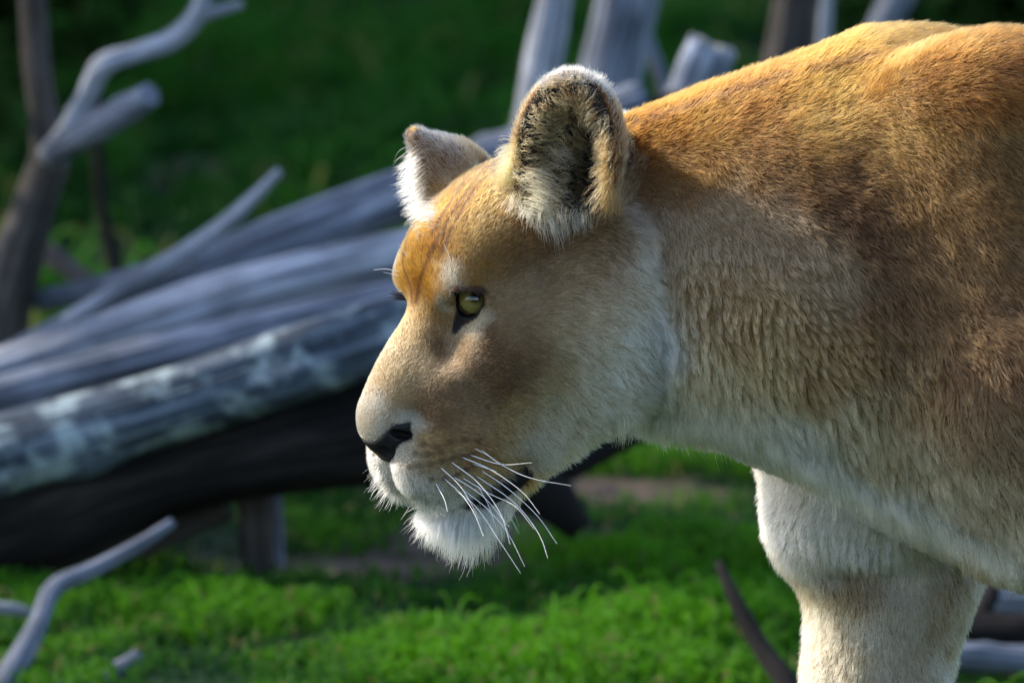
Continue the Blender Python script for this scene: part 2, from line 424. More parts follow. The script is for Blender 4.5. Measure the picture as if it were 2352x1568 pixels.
# --- below the head and at the bottom
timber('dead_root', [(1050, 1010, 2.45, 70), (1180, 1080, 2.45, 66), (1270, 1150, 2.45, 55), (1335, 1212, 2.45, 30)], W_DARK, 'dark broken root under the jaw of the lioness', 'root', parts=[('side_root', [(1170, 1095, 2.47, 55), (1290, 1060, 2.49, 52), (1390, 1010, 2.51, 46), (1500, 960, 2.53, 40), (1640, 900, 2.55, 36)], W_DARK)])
timber('support_post', [(592, 1372, 2.47, 40), (590, 1250, 2.47, 39), (588, 1120, 2.47, 38)], W_BROWN, 'short dark post propping up the added black log', 'post', seg=20)
timber('support_post', [(632, 1350, 2.56, 22), (631, 1220, 2.56, 21), (630, 1110, 2.56, 20)], W_GREY, 'thin bluish post right behind the dark support post', 'post', seg=16)
timber('fallen_branch', [(395, 1200, 1.98, 12), (320, 1250, 1.95, 17), (210, 1308, 1.92, 20), (124, 1350, 1.88, 23), (84, 1440, 1.82, 24), (30, 1540, 1.78, 30), (-40, 1650, 1.72, 32)], W_GREY, 'crooked grey branch hanging down from under the logs to the grass', 'branch', seg=18)
timber('stick', [(190, 1610, 1.72, 22), (250, 1555, 1.74, 22), (318, 1503, 1.76, 16)], W_GREY, 'short grey stick poking up from the grass', 'branch')
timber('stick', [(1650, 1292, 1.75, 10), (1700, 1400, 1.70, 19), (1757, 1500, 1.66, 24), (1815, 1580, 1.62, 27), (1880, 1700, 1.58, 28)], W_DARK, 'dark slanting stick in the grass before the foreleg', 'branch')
timber('wood_chip', [(-20, 1392, 1.95, 12), (30, 1398, 1.95, 16), (75, 1408, 1.95, 9)], W_PALE, 'small pale wood chip lying in the grass under the log', 'wood chip')
timber('fallen_log', [(2180, 1368, 1.95, 40), (2300, 1372, 1.95, 42), (2700, 1390, 1.95, 42)], W_PALE, 'pale log lying behind the foreleg of the lioness', seg=20)
timber('broken_stake', [(2225, 1480, 1.84, 26), (2258, 1400, 1.86, 24), (2284, 1340, 1.9, 18)], W_DARK, 'dark broken stake leaning on the pale log by the foreleg', 'stake')
timber('fallen_log', [(2120, 1500, 1.72, 34), (2300, 1512, 1.72, 36), (2650, 1540, 1.72, 36)], W_GREY, 'bluish log lying low in the grass behind the foreleg', seg=20)
timber('fallen_log', [(2150, 1445, 1.83, 40), (2330, 1450, 1.83, 44), (2700, 1460, 1.83, 44)], W_DARK, 'dark log between the pale log and the bluish log', seg=20)

# ================================================================== shrubs and trees
def leaf_mat(name, lo, hi):
    m, nt, out = new_mat(name)
    oi = nt.nodes.new('ShaderNodeNewGeometry')
    c = ramp(nt, oi.outputs['Random Per Island'], [(.0, lo), (1.0, hi)])
    df = nt.nodes.new('ShaderNodeBsdfDiffuse'); tr = nt.nodes.new('ShaderNodeBsdfTranslucent'); mxs = node(nt, 'ShaderNodeMixShader', Fac=.35)
    nt.links.new(c, df.inputs[0]); nt.links.new(c, tr.inputs[0]); nt.links.new(df.outputs[0], mxs.inputs[1]); nt.links.new(tr.outputs[0], mxs.inputs[2]); nt.links.new(mxs.outputs[0], out.inputs[0])
    return m
LEAF = leaf_mat('leaves', (.012, .035, .010), (.045, .095, .022))
def leaves(name, centres, radii, n, size, seed):
    """leaf-shaped faces spread through lumpy clusters"""
    r_ = np.random.default_rng(seed)
    k_ = r_.integers(0, len(centres), n)
    d = r_.normal(size=(n, 3)); d /= np.linalg.norm(d, axis=1)[:, None]
    p_ = np.asarray(centres)[k_] + d * (np.asarray(radii)[k_] * r_.uniform(.55, 1.05, n)[:, None] if np.ndim(radii[0]) else (np.asarray(radii)[k_] * r_.uniform(.55, 1.05, n))[:, None])
    a = r_.normal(size=(n, 3)); a /= np.linalg.norm(a, axis=1)[:, None]
    b = np.cross(a, r_.normal(size=(n, 3))); b /= np.linalg.norm(b, axis=1)[:, None]
    s = size * r_.uniform(.6, 1.3, n)[:, None]
    v = np.stack([p_ - a * s, p_ + b * s * .42, p_ + a * s, p_ - b * s * .42], 1).reshape(-1, 3)
    return mesh_np(name, v, np.arange(4 * n).reshape(n, 4), smooth=False)
def shrub(name, x, y, w, h, n, label, size=.045, seed=0, cat='shrub', group=None):
    root = empty(name, (x, y, 0)); tag(root, label, cat, group)
    r_ = np.random.default_rng(seed)
    C_ = [(x + r_.uniform(-w, w), y + r_.uniform(-w, w) * .7, h * r_.uniform(.25, .95)) for _ in range(14)]
    link('foliage', leaves('foliage', C_, [r_.uniform(.18, .34) * w + .06 for _ in C_], n, size, seed), LEAF, root)
    link('stem', tube('stem', [(x, y, -.03, .03), (x + .02, y, h * .4, .022), (x - .03, y + .02, h * .8, .01)], seg=8, n=8, seed=seed), W_DARK, root)
    return root
def tree(x, y, zc, rx, rz, n, label, seed, r0=.16):
    root = empty('tree', (x, y, 0)); tag(root, label, 'tree', 'trees shading the enclosure')
    r_ = np.random.default_rng(seed)
    link('trunk', tube('trunk', [(x, y, -.05, r0 * 1.25), (x + .1, y, zc * .35, r0), (x - .05, y + .1, zc * .7, r0 * .8), (x, y, zc + rz * .5, r0 * .25)], seg=12, n=20, seed=seed), W_BROWN, root)
    C_ = []
    for i in range(26):
        d = r_.normal(size=3); d /= np.linalg.norm(d)
        q_ = r_.uniform(.3, .95)
        C_.append((x + d[0] * rx * q_, y + d[1] * rx * q_, zc + d[2] * rz * q_))
    for c_ in C_[:8]:
        link('bough', tube('bough', [(x, y, zc * .62, r0 * .45), (x + (c_[0] - x) * .5, y + (c_[1] - y) * .5, (zc * .62 + c_[2]) / 2 + .1, r0 * .25), (*c_, r0 * .08)], seg=8, n=8, seed=seed), W_BROWN, root)
    link('crown', leaves('crown', C_, [rx * r_.uniform(.26, .42) for _ in C_], n, .10, seed), LEAF, root)
    return root
def sunward(w, v, s):
    """the point s metres up-sun whose shadow line has the offsets w (across) and v (above)"""
    ca, sa, ce, se = math.cos(SUN_AZ), math.sin(SUN_AZ), math.cos(SUN_EL), math.sin(SUN_EL)
    across = np.array([sa, ca, 0.0]); above = np.array([ca * se, -sa * se, ce])
    return across * w + above * v + SUN_DIR * s
tx, ty, tz = sunward(2.40, -.15, 5.4)
tree(tx, ty, tz, .37, .64, 6000, 'unseen young tree added to shade the log pile', 5, .09)  # added out of view, crown sized along the sun rays to shade the logs
tree(-6.3, 10.6, 4.9, 2.6, 2.0, 16000, 'broad tree shading the grass beyond the logs', 6)
tree(-7.4, 17.5, 5.6, 3.2, 2.4, 16000, 'tall tree farthest along the row shading the slope', 7)
tree(3.6, 8.5, 4.6, 2.4, 1.5, 15000, 'unseen spreading tree added to darken the grass slope on the far side', 8)  # added out of view to keep sky light off the far grass
tree(-3.3, 11.0, 4.9, 2.4, 1.5, 15000, 'unseen spreading tree added to darken the grass by the dark shrubs', 9)  # second added canopy, unseen, blocking the sky above the far grass
bx, by, bz = sunward(3.1, -1.5, 3.2)
shrub('shrub', bx, by, .62, 1.3, 3000, 'unseen tall shrub added to shade the grass behind the dead tree', .06, seed=24)  # added off frame so its shadow covers the grass strip there
shrub('shrub', -1.32, 8.2, .42, .55, 2600, 'dark shrub in deep shade behind the dead tree', seed=21)
shrub('shrub', -1.15, 6.6, .20, .30, 900, 'low dark shrub at the foot of the dead tree', .035, seed=22)
shrub('shrub', 1.18, 8.4, .38, .52, 2600, 'dark leafy shrub beyond the shoulder of the lioness', seed=23)
# ================================================================== the lioness: body as one implicit surface
TH, PS = R(25.0), R(28.0)         # head pitched down, turned a little to the viewer
HF = np.array([-math.cos(TH) * math.cos(PS), -math.cos(TH) * math.sin(PS), -math.sin(TH)])
HT = np.array([-math.sin(TH) * math.cos(PS), -math.sin(TH) * math.sin(PS), math.cos(TH)])
HL = np.array([math.sin(PS), -math.cos(PS), 0.0])
HO = CAM + ray(1165, 590) * ((CAM_D - 0.035) / CAM_D)
def head(f, t, l):
    return HO + f * HF + t * HT + l * HL
def to_head(p):
    q = p - HO
    return q @ HF, q @ HT, q @ HL

def axis_coords(segs):
    out = [segs[0][0]]
    for a, b, h in segs:
        n = max(1, int(round((b - a) / h)))
        out += list(a + (b - a) * np.arange(1, n + 1) / n)
    return np.array(out)
FINE = 0.003
GX = axis_coords([(-0.20, 0.17, FINE), (0.17, 0.52, 0.0055), (0.52, 0.62, 0.010), (0.62, 2.6, 0.022)])
GY = axis_coords([(-0.30, -0.20, 0.007), (-0.20, 0.13, FINE), (0.13, 0.30, 0.007)])
GZ = axis_coords([(-0.04, 0.30, 0.011), (0.30, 0.44, 0.006), (0.44, 1.02, FINE)])
field = np.full((len(GX), len(GY), len(GZ)), 0.5, dtype=np.float32)

def smin(a, b, k):
    if k <= 0: return np.minimum(a, b)
    h = np.maximum(k - np.abs(a - b), 0) / k
    return np.minimum(a, b) - h * h * k * 0.25
def smax(a, b, k):
    return -smin(-a, -b, k)
def sl(g, a, b):
    i = max(int(np.searchsorted(g, a)) - 1, 0)
    j = min(int(np.searchsorted(g, b)) + 1, len(g))
    return slice(i, max(j, i + 1))
def sd_ell(P, c, r, ax=None):
    q = [P[i] - np.float32(c[i]) for i in range(3)]
    if ax is not None:
        q = [q[0] * np.float32(a[0]) + q[1] * np.float32(a[1]) + q[2] * np.float32(a[2]) for a in ax]
    a = [q[i] / np.float32(r[i]) for i in range(3)]
    k0 = np.sqrt(a[0] ** 2 + a[1] ** 2 + a[2] ** 2) + 1e-6
    b = [a[i] / np.float32(r[i]) for i in range(3)]
    k1 = np.sqrt(b[0] ** 2 + b[1] ** 2 + b[2] ** 2) + 1e-6
    return k0 * (k0 - 1) / k1
def sd_cap(P, a, b, ra, rb, sy=1.0, iy=1):
    """tapered capsule; sy squeezes it along axis iy (sy > 1 is narrower)"""
    s = np.ones(3); s[iy] = sy
    a = np.asarray(a, float) * s; b = np.asarray(b, float) * s
    d = b - a
    L2 = float(d @ d) + 1e-9
    q = [P[i] * np.float32(s[i]) - np.float32(a[i]) for i in range(3)]
    h = np.clip((q[0] * np.float32(d[0]) + q[1] * np.float32(d[1]) + q[2] * np.float32(d[2])) / np.float32(L2), 0, 1)
    e = [q[i] - h * np.float32(d[i]) for i in range(3)]
    return (np.sqrt(e[0] ** 2 + e[1] ** 2 + e[2] ** 2) - (ra + (rb - ra) * h)) / np.float32(0.5 + 0.5 * sy)
def box(lo, hi, m):
    ix, iy, iz = sl(GX, lo[0] - m, hi[0] + m), sl(GY, lo[1] - m, hi[1] + m), sl(GZ, lo[2] - m, hi[2] + m)
    P = (GX[ix].astype(np.float32)[:, None, None], GY[iy].astype(np.float32)[None, :, None], GZ[iz].astype(np.float32)[None, None, :])
    return (ix, iy, iz), P
def u_ell(c, r, k=0.03, ax=None, sub=False):
    m = max(r) + k + 0.02
    c = np.asarray(c, float)
    S, P = box(c, c, m)
    d = sd_ell(P, c, r, ax)
    field[S] = smax(field[S], -d, k) if sub else smin(field[S], d, k)
def u_cap(a, b, ra, rb, k=0.03, sy=1.0, sub=False):
    a, b = np.asarray(a, float), np.asarray(b, float)
    m = max(ra, rb) + k + 0.03
    S, P = box(np.minimum(a, b), np.maximum(a, b), m)
    d = sd_cap(P, a, b, ra, rb, sy)
    field[S] = smax(field[S], -d, k) if sub else smin(field[S], d, k)

def PY(px, py, y=0.0):
    return at_y(px, py, y)
MM = FRAME_W / 2352
# --- trunk, neck: a chain of sections (x, top, bottom in photo proportions, half width)
secs = [(1400, 350, 880, .062), (1560, 290, 962, .066), (1720, 240, 985, .094), (1880, 178, 1035, .120), (2040, 140, 1110, .134),
        (2220, 140, 1200, .150), (2420, 145, 1285, .160), (2700, 150, 1330, .165), (3200, 160, 1340, .175), (3900, 150, 1330, .170), (4500, 150, 1230, .150), (4900, 190, 1060, .120)]
for (x0, t0, b0, w0), (x1, t1, b1, w1) in zip(secs[:-1], secs[1:]):
    A, B = PY(x0, (t0 + b0) / 2), PY(x1, (t1 + b1) / 2)
    ra, rb = (b0 - t0) / 2 * MM, (b1 - t1) / 2 * MM
    u_cap(A, B, ra, rb, 0.02, sy=(ra / w0 + rb / w1) / 2)
# nape ridge, withers and shoulder blades
u_cap(PY(1480, 345), PY(2000, 185), .026, .034, .04)
u_ell(PY(2090, 185, .06), (.085, .05, .048), .05)
u_ell(PY(2290, 215, -.075), (.09, .05, .050), .05)
u_cap(PY(2300, 290, -.080), PY(2370, 880, -.090), .050, .078, .08)          # near shoulder
u_cap(PY(2080, 330, .085), PY(1990, 820, .085), .050, .070, .06)            # far shoulder
u_ell(PY(1900, 760, -.05), (.14, .070, .085), .07)                            # base of the neck
u_cap(PY(1850, 960, -.03), PY(2330, 1190, -.055), .028, .050, .05)           # breast
# far foreleg: the one in the picture
u_cap(PY(1960, 960, .095), PY(1985, 1180, .085), .094, .086, .03)
u_cap(PY(1985, 1180, .085), PY(2010, 1250, .085), .086, .078, .02)
u_ell(PY(1955, 1205, .058), (.072, .066, .052), .02)
u_cap(PY(2034, 1345, .090), PY(2010, 1560, .095), .077, .061, .014)
u_cap(PY(2150, 1290, .095), PY(2110, 1420, .095), .040, .036, .03)
u_cap(PY(1850, 1356, .004), PY(2070, 1342, .002), .018, .022, .010, sub=True)   # fold at the elbow
u_cap(PY(2010, 1560, .095), (PY(2000, 1560, .095)[0], .095, .14), .061, .050, .03)
lx = PY(2000, 1560, .095)[0]
u_cap((lx, .095, .14), (lx - .01, .095, .06), .052, .055, .03)
for dy in (-.038, -.013, .013, .038):
    u_cap((lx - .03, .095 + dy, .045), (lx - .075, .095 + dy * 1.25, .025), .034, .024, .012)
u_ell((lx - .005, .095, .035), (.055, .058, .038), .02)
# near foreleg, stepping back
nx = PY(2600, 1300, -.09)[0]
u_cap(PY(2380, 900, -.10), PY(2590, 1290, -.09), .10, .065, .05)
u_cap(PY(2590, 1290, -.09), (nx + .02, -.09, .16), .062, .046, .03)
u_cap((nx + .02, -.09, .16), (nx, -.09, .06), .048, .05, .03)
for dy in (-.036, -.012, .012, .036):
    u_cap((nx - .02, -.09 + dy, .045), (nx - .065, -.09 + dy * 1.2, .025), .033, .024, .012)
u_ell((nx + .005, -.09, .035), (.05, .055, .036), .02)
# hindquarters and tail
hx = PY(4700, 700)[0]
for s, off in ((-1, .12), (1, -.08)):
    u_cap((hx - .02, s * .07, .72), (hx - .10 + off, s * .10, .50), .15, .10, .06)
    u_cap((hx - .10 + off, s * .10, .50), (hx + .10 + off, s * .10, .30), .085, .055, .04)
    u_cap((hx + .10 + off, s * .10, .30), (hx + .04 + off, s * .10, .07), .048, .042, .03)
    for dy in (-.034, -.011, .011, .034):
        u_cap((hx + .02 + off, s * .10 + dy, .045), (hx - .03 + off, s * .10 + dy * 1.2, .025), .032, .023, .012)
tail = [(hx + .13, 0, .78), (hx + .27, 0, .66), (hx + .33, .01, .48), (hx + .36, .02, .33), (hx + .44, .02, .24)]
for i, (a, b) in enumerate(zip(tail[:-1], tail[1:])):
    u_cap(a, b, .040 - .006 * i, .034 - .006 * i, .02)
u_ell(tail[-1], (.05, .03, .03), .02)

# --- head, mirror-symmetric in its own frame
EYE_C = (.0645, -.0045, .0405)
EYE_R = .0190
def px_ft(px, py, l):
    r = ray(px, py)
    s_ = np.linalg.solve(np.stack([HF, HT, -r], 1), CAM - HO - l * HL)
    return (s_[0], s_[1], l)
GV = np.array([.45, .02, .89]); GV /= np.linalg.norm(GV)         # the way the eye looks, in head axes
GA = np.cross([0, 1, 0], GV); GA /= np.linalg.norm(GA); GB = np.cross(GV, GA)
def gaze_ab(f, t, l):
    q_ = np.array([f - EYE_C[0], t - EYE_C[1], l - EYE_C[2]])
    return float(q_ @ GA), float(q_ @ GB)
EYE_POLY = [gaze_ab(*px_ft(x, y, l)) for x, y, l in ((1040, 664, .050), (1110, 670, .058), (1108, 700, .058), (1088, 729, .055), (1062, 734, .050), (1050, 712, .048))]
def poly_sd(a, b, pts):
    d = np.full(a.shape, 1e9, dtype=np.float32); s = np.ones(a.shape, dtype=np.float32)
    for i in range(len(pts)):
        (ax_, ay_), (bx_, by_) = pts[i], pts[i - 1]
        ex, ey = bx_ - ax_, by_ - ay_
        wx, wy = a - ax_, b - ay_
        h = np.clip((wx * ex + wy * ey) / (ex * ex + ey * ey), 0, 1)
        d = np.minimum(d, (wx - ex * h) ** 2 + (wy - ey * h) ** 2)
        c1, c2, c3 = b >= ay_, b < by_, (ex * wy) > (ey * wx)
        s = np.where((c1 & c2 & c3) | (~c1 & ~c2 & ~c3), -s, s)
    return s * np.sqrt(d)
MOUTH = [(.200, -.160, 0), (.182, -.166, .034), (.155, -.174, .050), (.122, -.175, .054), (.092, -.169, .062)]
def head_sdf(Q):
    """signed distance to the head at Q = (forward, up, sideways >= 0)"""
    hd = np.full(np.broadcast(*Q).shape, 0.5, dtype=np.float32)
    def el(c, r, k=.02, sub=False, rot=0.0, yaw=0.0):
        nonlocal hd
        cr, sr, cy, sy = math.cos(R(rot)), math.sin(R(rot)), math.cos(R(yaw)), math.sin(R(yaw))
        ax = [(cr * cy, sr * cy, sy), (-sr, cr, 0.0), (-cr * sy, -sr * sy, cy)]
        d = sd_ell(Q, c, r, ax if (rot or yaw) else None)
        hd = smax(hd, -d, k) if sub else smin(hd, d, k)
    def cap(a, b, ra, rb, k=.02, sub=False, sl_=1.0):
        nonlocal hd
        d = sd_cap(Q, a, b, ra, rb, sl_, 2)
        hd = smax(hd, -d, k) if sub else smin(hd, d, k)
    el((-.010, .010, 0), (.096, .074, .082))                        # cranium
    el((.048, .024, 0), (.042, .034, .058), .03)                    # forehead
    el((.074, .018, .040), (.024, .017, .024), .016, rot=-30)       # brow
    cap((.080, -.018, 0), (.170, -.070, 0), .032, .026, .02, sl_=1.02)   # bridge
    el((.115, -.088, 0), (.060, .060, .050), .03, rot=-25)          # muzzle core
    el((.150, -.125, .030), (.048, .045, .032), .012, rot=-12, yaw=-16)  # whisker pads
    el((.177, -.083, 0), (.022, .026, .031), .012)                  # nose tip
    el((.105, -.080, .040), (.045, .034, .023), .03, rot=-35)       # side of muzzle
    el((.060, -.122, .044), (.058, .046, .032), .035, rot=-10)      # cheek behind the lips
    el((.137, -.181, 0), (.036, .022, .032), .012, rot=-10)          # chin
    cap((.120, -.178, .016), (.020, -.148, .046), .024, .030, .02)  # lower jaw
    el((.035, -.055, .053), (.070, .060, .043), .03, rot=-25)       # cheekbone
    el((-.030, -.088, .065), (.072, .084, .050), .03, rot=15)       # jaw muscle and ruff
    el((-.066, -.075, .068), (.062, .088, .055), .03)
    el((-.075, .000, .055), (.055, .050, .040), .03)                  # behind the ear
    el((.100, -.017, .051), (.024, .011, .012), .020, True, rot=-55)  # hollow at the inner corner of the eye
    el(EYE_C, (EYE_R + .0035,) * 3, .006)                              # lids round the eyeball
    qe = [Q[i] - np.float32(EYE_C[i]) for i in range(3)]               # opening between the lids
    ea, eb, ev = (sum(qe[i] * np.float32(G[i]) for i in range(3)) for G in (GA, GB, GV))
    near = (np.abs(ea) < .03) & (np.abs(eb) < .03) & (ev > 0.002) & (ev < .05)
    if near.any():
        cut = np.maximum(poly_sd(ea[near], eb[near], EYE_POLY), .002 - ev[near])
        hd[near] = np.maximum(hd[near], -cut)
    el((.193, -.098, .0165), (.011, .0080, .0085), .004, True, rot=35)   # nostril and its slit
    el((.177, -.086, .0310), (.014, .0050, .009), .004, True, rot=40)
    cap((.205, -.114, 0), (.202, -.154, 0), .0035, .005, .006, True)     # philtrum
    for a_, b_ in zip(MOUTH[:-1], MOUTH[1:]):
        cap(a_, b_, .0045, .0055, .006, True)
    cap((.128, -.176, .056), (.096, -.168, .062), .009, .013, .006, True)
    return hd
hb_lo, hb_hi = HO + np.array([-.20, -.23, -.26]), HO + np.array([.25, .20, .16])
HS, HP = box(hb_lo, hb_hi, 0.0)
q = [HP[i] - np.float32(HO[i]) for i in range(3)]
hf, ht, hl_s = (q[0] * np.float32(A_[0]) + q[1] * np.float32(A_[1]) + q[2] * np.float32(A_[2]) for A_ in (HF, HT, HL))
field[HS] = smin(field[HS], head_sdf((hf, ht, np.abs(hl_s))), 0.007)

# --- ears
def ear(c, n, u, ra, rb, rc, inner=.010, shift=.020):
    """cup: c centre, n the way it opens, u towards the tip; ra across, rb along, rc deep"""
    n = np.asarray(n, float); n /= np.linalg.norm(n)
    u = np.asarray(u, float); u -= n * (u @ n); u /= np.linalg.norm(u)
    x = np.cross(u, n)
    ax = [tuple(x), tuple(u), tuple(n)]
    S, P = box(np.asarray(c), np.asarray(c), max(ra, rb, rc) + .03)
    d = sd_ell(P, c, (ra, rb, rc), ax)
    pn = sum((P[i] - np.float32(c[i])) * np.float32(n[i]) for i in range(3))
    d = smax(d, pn - np.float32(rc * .35), .010)
    ci = np.asarray(c) + n * shift
    di = sd_ell(P, ci, (ra - inner, rb - inner, rc + shift * .45), ax)
    d = smax(d, -di, .006)
    field[S] = smin(field[S], d, .014)
    return np.asarray(c), n, u, x, ra, rb
eN = head(-.045, .030, .074)
NE = ear(PY(1304, 352, eN[1] + .008), (-.36, -.93, .12), (.04, -.05, 1), .054, .077, .032, inner=.018)
eF = head(-.012, .075, -.080)
u_ell(PY(1350, 395, NE[0][1] + .030), (.036, .030, .058), .015)
u_cap(PY(1334, 318, NE[0][1] - .010), PY(1348, 436, NE[0][1] + .000), .021, .023, .008, sub=True)
u_cap(PY(1340, 350, NE[0][1] + .012), PY(1348, 425, NE[0][1] + .022), .018, .020, .008, sub=True)     # ear canal
FE = ear(PY(1064, 444, eF[1] + .01), (-.55, .80, .10), (-.78, .10, .62), .040, .066, .026)
u_cap(FE[0] + FE[2] * .045 - FE[1] * .014, FE[0] + FE[2] * .078 - FE[1] * .006 + np.array([-.004, 0, .004]), .022, .009, .02)
# ------------------------------------------------------------------ surface nets on the rectilinear grid
def surface_nets(F, gx, gy, gz):
    ins = F < 0
    nx_, ny_, nz_ = F.shape
    cnt = np.zeros((nx_ - 1, ny_ - 1, nz_ - 1), dtype=np.int8)
    for a in (0, 1):
        for b in (0, 1):
            for c in (0, 1):
                cnt += ins[a:nx_ - 1 + a, b:ny_ - 1 + b, c:nz_ - 1 + c]
    act = (cnt > 0) & (cnt < 8)
    ci = np.argwhere(act)
    idx = np.full(act.shape, -1, dtype=np.int32)
    idx[act] = np.arange(len(ci))
    corner = {}
    for a in (0, 1):
        for b in (0, 1):
            for c in (0, 1):
                i, j, k_ = ci[:, 0] + a, ci[:, 1] + b, ci[:, 2] + c
                corner[a, b, c] = (F[i, j, k_], np.stack([gx[i], gy[j], gz[k_]], 1))
    acc = np.zeros((len(ci), 3)); n = np.zeros(len(ci))
    keys = list(corner)
    for a in keys:
        for b in keys:
            if a < b and sum(abs(a[i] - b[i]) for i in range(3)) == 1:
                fa, pa = corner[a]; fb, pb = corner[b]
                m = (fa < 0) != (fb < 0)
                t = (fa[m] / (fa[m] - fb[m]))[:, None]
                acc[m] += pa[m] + (pb[m] - pa[m]) * t
                n[m] += 1
    V = acc / n[:, None]
    quads = []
    for axn in range(3):
        s0 = [slice(None)] * 3; s1 = [slice(None)] * 3
        s0[axn] = slice(0, -1); s1[axn] = slice(1, None)
        A, B = ins[tuple(s0)], ins[tuple(s1)]
        o1, o2 = [(1, 2), (2, 0), (0, 1)][axn]
        e = np.argwhere(A != B)
        e = e[(e[:, o1] > 0) & (e[:, o2] > 0) & (e[:, o1] < F.shape[o1] - 1) & (e[:, o2] < F.shape[o2] - 1)]
        flip = A[e[:, 0], e[:, 1], e[:, 2]]
        def cell(d1, d2):
            c = e.copy(); c[:, o1] -= d1; c[:, o2] -= d2
            return idx[c[:, 0], c[:, 1], c[:, 2]]
        qd = np.stack([cell(1, 1), cell(0, 1), cell(0, 0), cell(1, 0)], 1)
        qd[~flip] = qd[~flip][:, ::-1]
        quads.append(qd)
    return V, np.concatenate(quads)
LV, LQ = surface_nets(field, GX, GY, GZ)
# a little smoothing
def smooth(V, Qd, it, w):
    for _ in range(it):
        acc = np.zeros_like(V); n = np.zeros(len(V))
        for a, b in ((0, 1), (1, 2), (2, 3), (3, 0)):
            np.add.at(acc, Qd[:, a], V[Qd[:, b]]); np.add.at(n, Qd[:, a], 1)
            np.add.at(acc, Qd[:, b], V[Qd[:, a]]); np.add.at(n, Qd[:, b], 1)
        V = V + w * (acc / np.maximum(n, 1)[:, None] - V)
    return V
LV = smooth(LV, LQ, 2, 0.5)
body_me = mesh_np('body', LV, LQ)
# ================================================================== coat: colours, hair directions and lengths laid on the surface
nv = len(LV)
vn = np.zeros((nv, 3))
fn = np.cross(LV[LQ[:, 2]] - LV[LQ[:, 0]], LV[LQ[:, 3]] - LV[LQ[:, 1]])
for a_ in range(4):
    np.add.at(vn, LQ[:, a_], fn)
vn /= np.linalg.norm(vn, axis=1)[:, None] + 1e-12
bvh = BVHTree.FromPolygons([tuple(v) for v in LV], [tuple(int(i) for i in f_) for f_ in LQ])
def hit(px, py):
    r = ray(px, py)
    r = r / np.linalg.norm(r)
    loc, nor, _, _ = bvh.ray_cast(Vector(tuple(CAM)), Vector(tuple(r)))
    if loc is None:
        loc, nor, _, _ = bvh.find_nearest(Vector(tuple(CAM + r * CAM_D)))
    return np.array(loc), np.array(nor)
def fold(P):
    """far side of the head (and of the trunk) mirrored to the near side, with the sign used"""
    f_, t_, l_ = to_head(P)
    inhead = (head_sdf((f_.astype(np.float32), t_.astype(np.float32), np.abs(l_).astype(np.float32))) < .012)
    flip = inhead & (l_ < 0)
    out = P.copy()
    out[flip] -= 2 * l_[flip][:, None] * HL
    return out, flip, inhead
